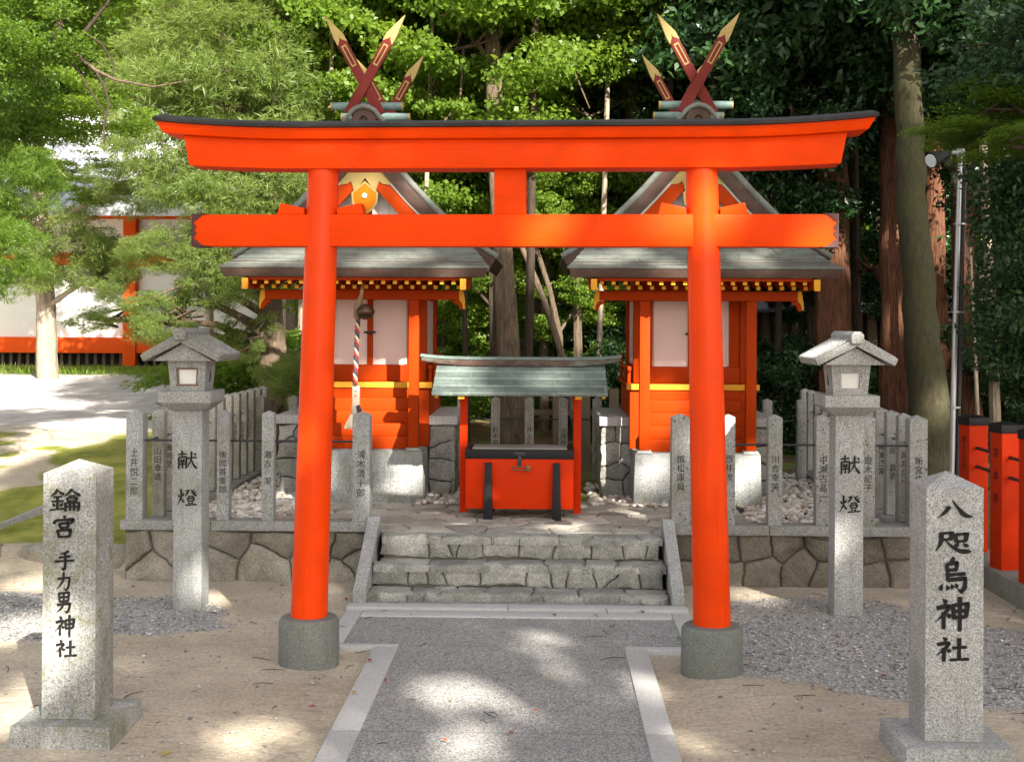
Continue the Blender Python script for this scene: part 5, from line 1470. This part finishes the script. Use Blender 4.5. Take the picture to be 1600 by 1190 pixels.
tree('thin_tree', 'slender pale sapling leaning across behind the canopy, crossing over the other', [at(880, 640, 14.2), at(874, 520, 14.2), at(858, 450, 14.2), at(838, 390, 14.2), at(825, 300, 14.2)], [.038, .034, .03, .03, .02], 'bark_brown', [C('maple', 2, 880, 250, 14.5, .7), C('maple', 0, 905, 470, 14.8, .42)])
tree('thin_tree', 'upright thin grey trunk behind the two leaning saplings', T(862, 610, 862, 380, 15.2), [.055, .05, .045, .04], 'bark_grey', [C('maple', 0, 930, 300, 15.4, .8), C('broad', 1, 940, 520, 15.4, .5)])
tree('tall_tree', 'thick rough trunk in the green gap beside the bell-rope shrine', T(706, 590, 704, 430, 16.5), [.17, .15, .14, .12], 'bark_brown', [C('maple', 2, 660, 330, 16.6, 1.0), C('maple', 1, 740, 470, 17.6, .5), C('maple', 0, 600, 80, 16.5, 1.2)])
tree('tall_tree', 'grey trunk leaning beside the crossed finials of the cedar-side shrine', T(992, 180, 968, 10, 14.5), [.15, .12, .10, .08], 'bark_grey', [C('maple', 1, 900, 130, 14.8, .85), C('broad', 0, 1010, 190, 15, .65), C('maple', 0, 930, -10, 14.6, .9), C('maple', 2, 960, 330, 15.4, .8)])
tree('cedar_tree', 'shaggy red barked cedar standing behind the end of the tie beam', [at(1306, 640, 13), at(1303, 450, 13), at(1298, 250, 13.1), at(1295, 60, 13.2), at(1293, -100, 13.2)], [.20, .17, .155, .145, .13], 'bark_cedar',
     [C('broad', 0, 1200, 90, 12.8, .85), C('broad', 1, 1180, 300, 13.0, .62), C('big', 0, 1250, -40, 13, 1.0), C('broad', 2, 1240, 200, 12.6, .5)])
tree('cedar_tree', 'dark cedar trunk immediately beside the thick grey trunk', [at(1397, 660, 12.6), at(1395, 470, 12.6), at(1393, 250, 12.7), at(1390, -80, 12.8)], [.15, .12, .115, .11], 'bark_cedar', [C('broad', 2, 1340, 60, 12.6, .6), C('broad', 1, 1350, 420, 13.8, .45), C('big', 1, 1380, -60, 12.8, 1.0)])
tree('broadleaf_tree', 'thick mossy grey-green trunk rising smooth behind the fence corner', [at(1455, 690, 11.2), at(1447, 600, 11.2), at(1436, 450, 11.2), at(1425, 300, 11.2), at(1420, 150, 11.3), at(1409, -10, 11.4), at(1398, -120, 11.5)], [.22, .165, .14, .125, .118, .112, .10], 'bark_grey',
     [C('big', 0, 1370, -80, 11.4, .8), C('big', 1, 1500, -90, 11.4, .9)], wob=.03)
tree('cedar_tree', 'red barked cedar partly hidden by the lamp pole', [at(1512, 690, 11.9), at(1508, 500, 11.9), at(1506, 260, 12), at(1503, -80, 12.1)], [.15, .11, .10, .09], 'bark_cedar', [C('broad', 0, 1560, 60, 11.8, .62), C('big', 2, 1520, -70, 12, .9), C('broad', 2, 1590, 280, 12.2, .55)])
tree('cedar_tree', 'brown shaggy trunk squeezed between the grey trunk and the lamp pole', [at(1470, 650, 14), at(1462, 450, 14), at(1455, 100, 14)], [.13, .11, .09], 'bark_cedar', [C('broad', 1, 1470, 90, 14, .7), C('broad', 0, 1440, 330, 15, .5)])
tree('cedar_tree', 'rough brown trunk just behind the cedar-side shrine roof corner', [at(1282, 640, 15), at(1276, 430, 15), at(1270, 100, 15)], [.13, .12, .11], 'bark_brown', [C('broad', 2, 1230, 400, 14.6, .5), C('broad', 1, 1330, 190, 14.8, .7)])
tree('thin_tree', 'thin mottled trunk behind the red posts', [at(1558, 670, 11.4), at(1552, 520, 11.4), at(1543, 390, 11.4), at(1535, 200, 11.5)], [.055, .045, .04, .035], 'bark_pale', [C('broad', 1, 1570, 420, 12, .36), C('broad', 0, 1600, 540, 11.6, .45), C('broad', 2, 1530, 170, 11.7, .4)])
tree('thin_tree', 'bare thin stem behind the first red post', T(1528, 660, 1520, 480, 11.0), [.02, .017, .015, .01], 'bark_pale', [])
for k, (px, Y, r0, bk, lean) in enumerate(((505, 13.6, .030, 'bark_pale', 6), (608, 14.2, .040, 'bark_brown', -8), (655, 13.4, .026, 'bark_pale', 9), (728, 13.8, .032, 'bark_dark', -4), (825, 13.2, .045, 'bark_dark', 5), (905, 14.4, .05, 'bark_brown', -6), (935, 13.6, .028, 'bark_pale', 8), (1040, 14.0, .045, 'bark_dark', 4), (1125, 13.6, .04, 'bark_dark', -5), (1165, 14.2, .06, 'bark_brown', 3), (1215, 13.6, .035, 'bark_dark', 5), (1340, 13.4, .05, 'bark_dark', -4), (470, 15, .05, 'bark_pale', 5), (330, 16, .05, 'bark_pale', -6), (850, 15, .06, 'bark_brown', 4), (690, 15.5, .05, 'bark_brown', -3))):
    tree('slim_tree', 'slim straight trunk among the leaves of the wood behind the gate', T(px, 600, px + lean * 2, 100, Y), [r0 * 1.2, r0, r0 * .85, r0 * .6], bk, [('maple' if px < 1000 else 'broad', k % 3, at(px + lean * 3, -60 - 20 * (k % 3), Y), .9, None)], 'slim trunks of the wood')
# boughs that reach into the picture from trees outside it
r_ = random.Random(5)
a0 = at(-420, 120, 9.0)
tree('overhanging_tree', 'tree reaching a dark crooked bough with hanging leaves in from beside the lawn', [(a0.x - .4, 9.2, .3), (a0.x - .3, 9.2, 1.6), (a0.x - .2, 9.1, 3.2), (a0.x, 9, 5)], [.16, .14, .12, .08], 'bark_dark',
     [C('broad', 0, 60, 40, 8.6, (.34, .34, .26), 'leaf_mid'), C('broad', 1, -40, 90, 8.7, (.40, .4, .3), 'leaf_mid'), C('needle', 1, 10, 290, 9.2, .30, 'leaf_mid'), C('needle', 2, -10, 390, 9.0, .30, 'leaf_mid'), C('broad', 2, 150, -30, 8.8, (.4, .4, .2), 'leaf_mid'), C('broad', 1, 110, 185, 10.5, (.42, .42, .2), 'leaf_light'), C('broad', 0, -20, 190, 9.8, .4, 'leaf_mid')], limbs=False)
bo = [o for o in COL.objects if o.name.startswith('overhanging_tree')][0]
def bough(parent, pts, radii, mat):
    m = MB(parent.location); m.tube(pts, radii, 8, wob=.06, rnd=r_); return m.build('bough', mat, parent, smooth=50)
bough(bo, [at(-420, 60, 9.0), at(-120, 50, 8.8), at(0, 68, 8.7), at(55, 80, 8.6), at(95, 75, 8.6), at(125, 60, 8.6), at(150, 28, 8.6), at(170, 2, 8.6), at(185, -40, 8.6)], [.07, .045, .032, .03, .024, .018, .014, .01, .008], M['bark_dark'])
bough(bo, [at(80, 78, 8.6), at(92, 45, 8.6), at(100, 10, 8.6), at(103, -40, 8.6)], [.03, .028, .026, .024], M['bark_dark'])
bough(bo, [at(108, 72, 8.6), at(130, 95, 8.6), at(150, 110, 8.6), at(180, 125, 8.6), at(240, 136, 8.6), at(300, 125, 8.6)], [.016, .014, .012, .010, .007, .003], M['bark_brown'])
bough(bo, [at(150, 110, 8.6), at(165, 140, 8.6), at(170, 165, 8.6), at(162, 195, 8.6), at(163, 226, 8.6)], [.010, .009, .008, .007, .004], M['bark_dark'])
bough(bo, [at(105, 75, 8.6), at(118, 105, 8.6), at(150, 155, 8.6), at(165, 178, 8.6)], [.010, .008, .006, .003], M['bark_dark'])
bough(bo, [at(138, 55, 8.6), at(160, 70, 8.6), at(178, 100, 8.6), at(176, 122, 8.6)], [.009, .007, .006, .004], M['bark_dark'])
lt = [o for o in COL.objects if o.get('label', '').startswith('grey trunk leaning')][0]
bough(lt, [at(905, -20, 14.3), at(935, 12, 14.3), at(962, 25, 14.3), at(990, 40, 14.3), at(1012, 62, 14.3), at(1030, 110, 14.3)], [.05, .045, .042, .04, .036, .02], M['bark_dark'])
bough(lt, [at(985, 150, 14.4), at(955, 168, 14.0), at(921, 182, 13.8), at(890, 168, 13.8), at(850, 168, 13.8), at(800, 178, 13.8)], [.022, .018, .016, .014, .011, .006], M['bark_brown'])
bough(lt, [at(921, 182, 13.8), at(890, 150, 13.9), at(860, 138, 14), at(845, 128, 14)], [.012, .01, .008, .005], M['bark_dark'])
bough(lt, [at(975, 70, 14.4), at(930, 62, 14.2), at(880, 78, 14), at(840, 100, 14), at(800, 108, 14)], [.02, .016, .013, .01, .005], M['bark_dark'])
a0 = at(1900, 180, 7.5)
tree('maple_tree', 'maple reaching flat sprays of large leaves in over the lamp pole', [(a0.x, 7.6, .1), (a0.x, 7.6, 1.5), (a0.x - .1, 7.6, 3.4)], [.13, .11, .07], 'bark_dark',
     [C('big', 0, 1590, 165, 7.6, (.27, .3, .07), 'leaf_mid'), C('big', 1, 1500, 205, 7.7, (.20, .22, .05), 'leaf_mid'), C('big', 2, 1570, 225, 7.5, (.20, .22, .05), 'leaf_mid'), C('big', 1, 1540, 130, 7.8, (.16, .2, .05), 'leaf_mid'), C('big', 2, 1640, 60, 7.7, (.5, .5, .4)), C('big', 0, 1640, 330, 7.9, (.4, .4, .4)), C('big', 1, 1620, 480, 8.6, (.36, .36, .4))])
# --- the wood behind: trees nothing tells apart
wr = random.Random(12)
spots = []
for k in range(30):
    q = (k + wr.random() * .8) / 30
    Y = wr.uniform(21.5, 34); x = at(-150 + 1900 * q, 500, Y).x
    if x < -4.2 and Y < 34: Y = wr.uniform(35, 42); x = at(-150 + 1900 * q, 500, Y).x
    spots.append((x, Y))
for k, (x, Y) in enumerate(spots):
    z0 = gz(x, Y); hall_side = x < -4.2
    cr = []
    for j in range(3 if hall_side else 2):
        zz = z0 + (1.3 + j * (2.9 if x > 2.5 else 2.3) + wr.uniform(-.4, .4)) + (2.5 if hall_side else 0)
        cr.append(('far', k % 3, (x + wr.uniform(-1.5, 1.5), Y + wr.uniform(-1, 1), zz), wr.uniform(.55, .85), 'leaf_mid' if (x < 2 and k % 3) else 'leaf_light'))
    dark = x > 2.5
    tree('woodland_tree', 'tall leafy tree in the shaded wood behind the cedar trunks' if dark else ('high tree crown beyond the hall roof' if hall_side else 'tall leafy tree in the bright wood behind the two shrines'),
         [(x, Y, z0 - .1), (x + wr.uniform(-.2, .2), Y, z0 + 4), (x + wr.uniform(-.5, .5), Y, z0 + 9)], [.17, .13, .07], 'bark_dark' if dark else 'bark_brown', cr,
         'trees of the dark wood' if dark else ('trees beyond the hall' if hall_side else 'trees of the bright wood'), twigs=3)
# middle trees filling the gaps
mid = [(560, 330, 15.5, 1.0, 'maple'), (620, 130, 18, 1.2, 'maple'), (700, 60, 19, 1.3, 'maple'), (880, 200, 18, 1.1, 'maple'), (820, 330, 19, 1.0, 'maple'), (960, 80, 19, 1.2, 'maple'), (1060, 150, 17, 1.0, 'broad'), (1130, 60, 16, 1.0, 'broad'), (1100, 300, 15.5, .8, 'broad'),
       (1190, 200, 16.5, .8, 'broad'), (1360, 120, 16, .6, 'broad'), (1330, 300, 17, .6, 'broad'), (1480, 250, 17.5, .6, 'broad'), (1590, 130, 16, .9, 'broad'), (1620, 420, 14, .8, 'broad'), (500, 50, 19.5, 1.3, 'maple')]
for k, (px, py, Y, sc, kd) in enumerate(mid):
    c0 = at(px, py, Y); z0 = gz(c0.x, Y)
    cr = [(kd, k % 3, c0, sc, None), (kd, (k+1) % 3, c0 + Vector((wr.uniform(-1, 1), wr.uniform(-.5, .8), wr.uniform(1.2, 1.8))), sc, None), (kd, (k+2) % 3, c0 + Vector((wr.uniform(-1.2, 1.2), wr.uniform(-.3, .8), -wr.uniform(.6, 1.2))), sc * .7, None)]
    dark = kd == 'broad'
    tree('understory_tree', 'glossy dark-leaved understory tree in the shade behind the cedar-side shrine' if dark else 'light green maple filling the wood behind the gate',
         [(c0.x + .3, Y + .3, z0 - .1), (c0.x + .2, Y + .2, z0 + 1.4), (c0.x, Y, c0.z + .8)], [.07, .06, .03], 'bark_dark' if dark else 'bark_brown', cr, 'dark understory trees' if dark else 'light understory maples', twigs=6)
# shrubs under the trees
def shrub(label, x, Y, kd, sc, zc, group, mt=None):
    o = tree('shrub', label, [(x, Y, gz(x, Y) - .05), (x + .05, Y, gz(x, Y) + .4)], [.025, .015], 'bark_dark', [(kd, trnd.randrange(3), (x, Y, gz(x, Y) + zc), sc, mt)], group, 'shrub', twigs=8); return o
for k in range(11):
    x = 2.6 + .72 * k * (1 + .06 * k) * .8; Y = wr.uniform(12.6, 15.8)
    shrub('dark glossy shrub in the shade along the timber wall', x, Y, 'broad', (.5, .5, .62), .6, 'dark shrubs along the timber wall')
for k, (px, Y) in enumerate(((560, 14.8), (640, 14.2), (690, 15.4), (745, 16.2), (900, 15.6), (950, 14.6), (990, 13.8), (1170, 13.5), (1210, 13.0), (1250, 14.0))):
    x = at(px, 600, Y).x
    shrub('bushy green shrub on the wood floor behind the rear granite posts', x, Y, 'broad' if px > 930 else 'maple', (.48, .45, .5), .55, 'shrubs behind the rear fence', 'leaf_mid' if px < 960 else None)
hx = at(385, 600, 14.6).x
h_ = shrub('clipped dense green hedge between the pale gravel court and the conifer trunk', hx - .1, 14.4, 'broad', (.85, .55, .42), .42, None, 'leaf_mid')
h_['category'] = 'hedge'
# far wood as one mass
r = np.random.RandomState(3)
n = 60000
Cx = np.stack([r.uniform(-34, 30, n), r.uniform(43, 50, n), np.zeros(n)], -1)
Cx[:, 2] = .4 + r.rand(n) * (6.0 + 3.0 * np.sin(Cx[:, 0] * .9) * np.sin(Cx[:, 0] * .37 + 1))
keep = vnoise(Cx[:, 0] * .9 + 50, Cx[:, 2] * 1.1 + 20, 41) + .4 * vnoise(Cx[:, 0] * 3 + 9, Cx[:, 2] * 3, 42) > .42
V, T_ = leaf_arrays(r, Cx[keep], .42, .3, .4, .2)
n = len(V)
fw = link('far_wood', np_mesh('far_wood', V.reshape(-1, 3), np.arange(n * 4).reshape(n, 4), {'tint': np.repeat(T_, 4)}), M['leaf_mid']); props(fw, kind='stuff')

# grass tufts along the lawn top, fallen leaves on the ground
r = np.random.RandomState(14)
n = 5200
gxp = np.stack([r.uniform(-13, -3.4, n), r.uniform(20.6, 22.2, n)], -1); gzv = hgt(gxp[:, 0], gxp[:, 1])
Cg = np.column_stack([gxp, gzv]); D = np.column_stack([r.normal(size=(n, 2)) * .35, np.ones(n)])
V, T_ = leaf_arrays(r, Cg, .14, .012, 0, -.2, .4, D); n = len(V)
props(link('grass', np_mesh('grass', V.reshape(-1, 3), np.arange(n * 4).reshape(n, 4), {'tint': np.repeat(T_, 4)}), M['leaf_light']), kind='stuff')
n = 70
fx = np.stack([r.uniform(-3.6, 3.2, n), r.uniform(4.3, 7.7, n)], -1)
fz = hgt(fx[:, 0], fx[:, 1]) + .012; onp = (np.abs(fx[:, 0] + .16) < .68) & (fx[:, 1] < 7.05); fz[onp] = .022
fx = np.concatenate([fx, np.stack([r.uniform(-2.3, 2.1, 60), r.uniform(8.0, 10.4, 60)], -1)]); fz = np.concatenate([fz, np.full(60, .345)])
V, T_ = leaf_arrays(r, np.column_stack([fx, fz]), .034, .02, .85, 0, .4); n = len(V)
t = NT('fallen_leaf'); c_ = t.ramp(t.attr('tint'), [(0, (.30, .05, .03)), (.35, (.42, .10, .04)), (.6, (.40, .26, .05)), (.8, (.16, .08, .04)), (1, (.14, .20, .03))], 'CONSTANT')
props(link('fallen_leaves', np_mesh('fallen_leaves', V.reshape(-1, 3), np.arange(n * 4).reshape(n, 4), {'tint': np.repeat(T_, 4)}), t.fin(c_, .7, .2)), kind='stuff')

tp = np.stack([r.uniform(-3.6, 3.2, 90), r.uniform(4.3, 7.6, 90)], -1)
m = MB()
for k in range(90):
    x, y = tp[k]; z = float(hgt(x, y)) + .008
    if abs(x + .16) < .70 and y < 7.2: z = .018
    a = r.rand() * 6.28; l = r.uniform(.02, .07); dx, dy = math.cos(a) * l, math.sin(a) * l
    m.tube([(x - dx, y - dy, z), (x + dy * .15, y - dx * .15, z + .004), (x + dx, y + dy, z)], [.0016, .002, .001], 5)
props(m.build('twig_litter', M['bark_dark'], fix=False), kind='stuff')

# ------------------------------------------------------------------ unseen trees behind the viewer, crowns shaped for shade, gaps cut for sun spots
GAPS = []
def gap(p, rad): p = Vector(p); k = p.z / S[2]; GAPS.append((p.x - S[0] * k, p.y - S[1] * k, rad))  # leaves are left out along this sun ray so a light spot falls here
for px, py, rd in ((705, 1082, .10), (748, 1078, .07), (850, 1060, .06), (840, 1095, .07), (722, 1172, .08), (1055, 1165, .07), (845, 1002, .05), (1010, 1075, .05), (905, 1100, .05), (388, 1150, .08), (5, 1110, .16), (1180, 930, .08), (330, 935, .06), (30, 985, .2), (60, 910, .16), (880, 820, .1), (1000, 800, .12), (700, 808, .08)):
    gap(ground(px, py, .31 if py < 830 else 0), rd)
for px, py, Y, rd in ((540, 625, 9.35, .12), (585, 628, 9.35, .13), (615, 625, 9.35, .09), (640, 520, 9.2, .09), (640, 570, 9.2, .10), (640, 640, 9.2, .08), (640, 690, 9.2, .07), (655, 690, 9.45, .06), (562, 300, 9.3, .035), (650, 300, 9.3, .06),
                     (1006, 520, 9.12, .10), (1006, 560, 9.12, .11), (1006, 610, 9.12, .11), (1006, 670, 9.12, .09), (1035, 620, 9.3, .13), (1032, 665, 9.3, .08), (1050, 640, 9.3, .08), (640, 745, 9.15, .09), (1020, 735, 9.1, .09), (1165, 740, 9.1, .12), (955, 690, 9.55, .16), (850, 592, 8.55, .05),
                     (1000, 280, 9.3, .10), (1030, 100, 9.2, .1), (1098, 340, 5.9, .05), (845, 378, 5.95, .05), (480, 745, 9.15, .1), (400, 408, 8.95, .08), (450, 402, 9.1, .10), (590, 408, 8.95, .12), (650, 402, 9.1, .06), (930, 408, 8.95, .08), (980, 400, 9.1, .07), (1040, 412, 8.85, .05), (1180, 405, 9.0, .08), (700, 470, 15, .35), (885, 520, 14.5, .35), (905, 455, 14.8, .3), (695, 420, 14.3, .3), (735, 545, 16, .35), (850, 310, 15, .4), (690, 300, 15.5, .45), (940, 300, 15.2, .4), (960, 500, 15.4, .3), (800, 660, 13, .12), (430, 560, 13.1, .25),
                     (1400, 500, 12.5, .12), (1506, 290, 11.9, .10), (1300, 340, 12.9, .14), (1460, 640, 11.1, .09), (1250, 190, 12.6, .3), (1170, 110, 12.8, .3), (1560, 200, 11.8, .3), (1340, 430, 13.8, .3), (1580, 420, 12, .25), (1200, 60, 12.8, .3)):
    gap(at(px, py, Y), rd)
GAPS = np.array(GAPS)
def shade_crown(seed, gx0, gx1, gy0, gy1, step, plane, depth, hole, edge=.5, holes_seed=61):  # crown shaped from its shadow: leaves set along sun rays, none in the gaps
    r = np.random.RandomState(seed)
    a, b = np.meshgrid(np.arange(gx0, gx1, step), np.arange(gy0, gy1, step))
    a = a.ravel() + r.uniform(-step, step, a.size); b = b.ravel() + r.uniform(-step, step, b.size)
    ok = np.ones(len(a), bool)
    for x, y, q in GAPS:
        ok &= ((a - x) / (q + .09)) ** 2 + ((b - y) / ((q + .09) * 1.5)) ** 2 > 1
    nz = vnoise(a * 1.7 + 40, b * 1.1 + 40, holes_seed) * .65 + vnoise(a * 4.1 + 10, b * 2.6 + 10, holes_seed + 1) * .35
    ok &= nz > hole + .07 * np.clip((b - 12.2) / 1.0, 0, 1) * (gx1 < 6)
    e = np.minimum.reduce([a - gx0, gx1 - a, b - gy0, gy1 - b])          # ragged rim
    ok &= e > edge * vnoise(a * 1.3 + 5, b * 1.3 + 5, 63) * 1.6
    a, b = a[ok], b[ok]
    Yp = plane + r.uniform(-depth, depth, len(a))
    k = (b - Yp) / -S[1]
    P = np.stack([a + S[0] * k, b + S[1] * k, S[2] * k], -1)
    V, T_ = leaf_arrays(r, P, .22, .15, .45, .2, .3)
    V += (P - V.mean(1))[:, None]
    n = len(V)
    return np_mesh('crown', V.reshape(-1, 3), np.arange(n * 4).reshape(n, 4), {'tint': np.repeat(T_, 4)}), P
for k, (sd, x0, x1, y0, y1, st_, pl, hole) in enumerate(((1, -4.9, 2.4, -.5, 16.5, .07, -8, .10), (2, .0, 5.6, -.5, 16.5, .07, -8.5, .10), (3, 2.2, 8.5, 11.0, 24, .11, -9, .30), (4, 7.5, 15, 9.0, 26, .13, -9, .30), (5, -3.6, 2.0, 15.5, 21, .11, -9, .60))):
    me, P = shade_crown(sd, x0, x1, y0, y1, st_, pl, 1.4, hole)
    c_ = P.mean(0)
    o = thing('shade_tree', (c_[0], c_[1], 0), ['tall tree behind the viewer shading the lawn side of the court', 'tall tree behind the viewer shading the red post side of the court', 'taller tree behind the viewer shading the cedar trunks', 'tallest tree behind the viewer shading the timber wall', 'sparse high tree behind the viewer dappling the maples'][k], 'tree')
    m = MB((c_[0], c_[1], 0)); m.tube([(c_[0], c_[1], -.1), (c_[0] + .2, c_[1], c_[2] * .5), (c_[0], c_[1], c_[2] + 1)], [.35, .28, .12], 14); m.build('trunk', M['bark_brown'], o, smooth=50)
    me.materials.append(M['leaf_shade']); co = bpy.data.objects.new('crown', me); COL.objects.link(co); co.parent = o; co.location = (-c_[0], -c_[1], 0)
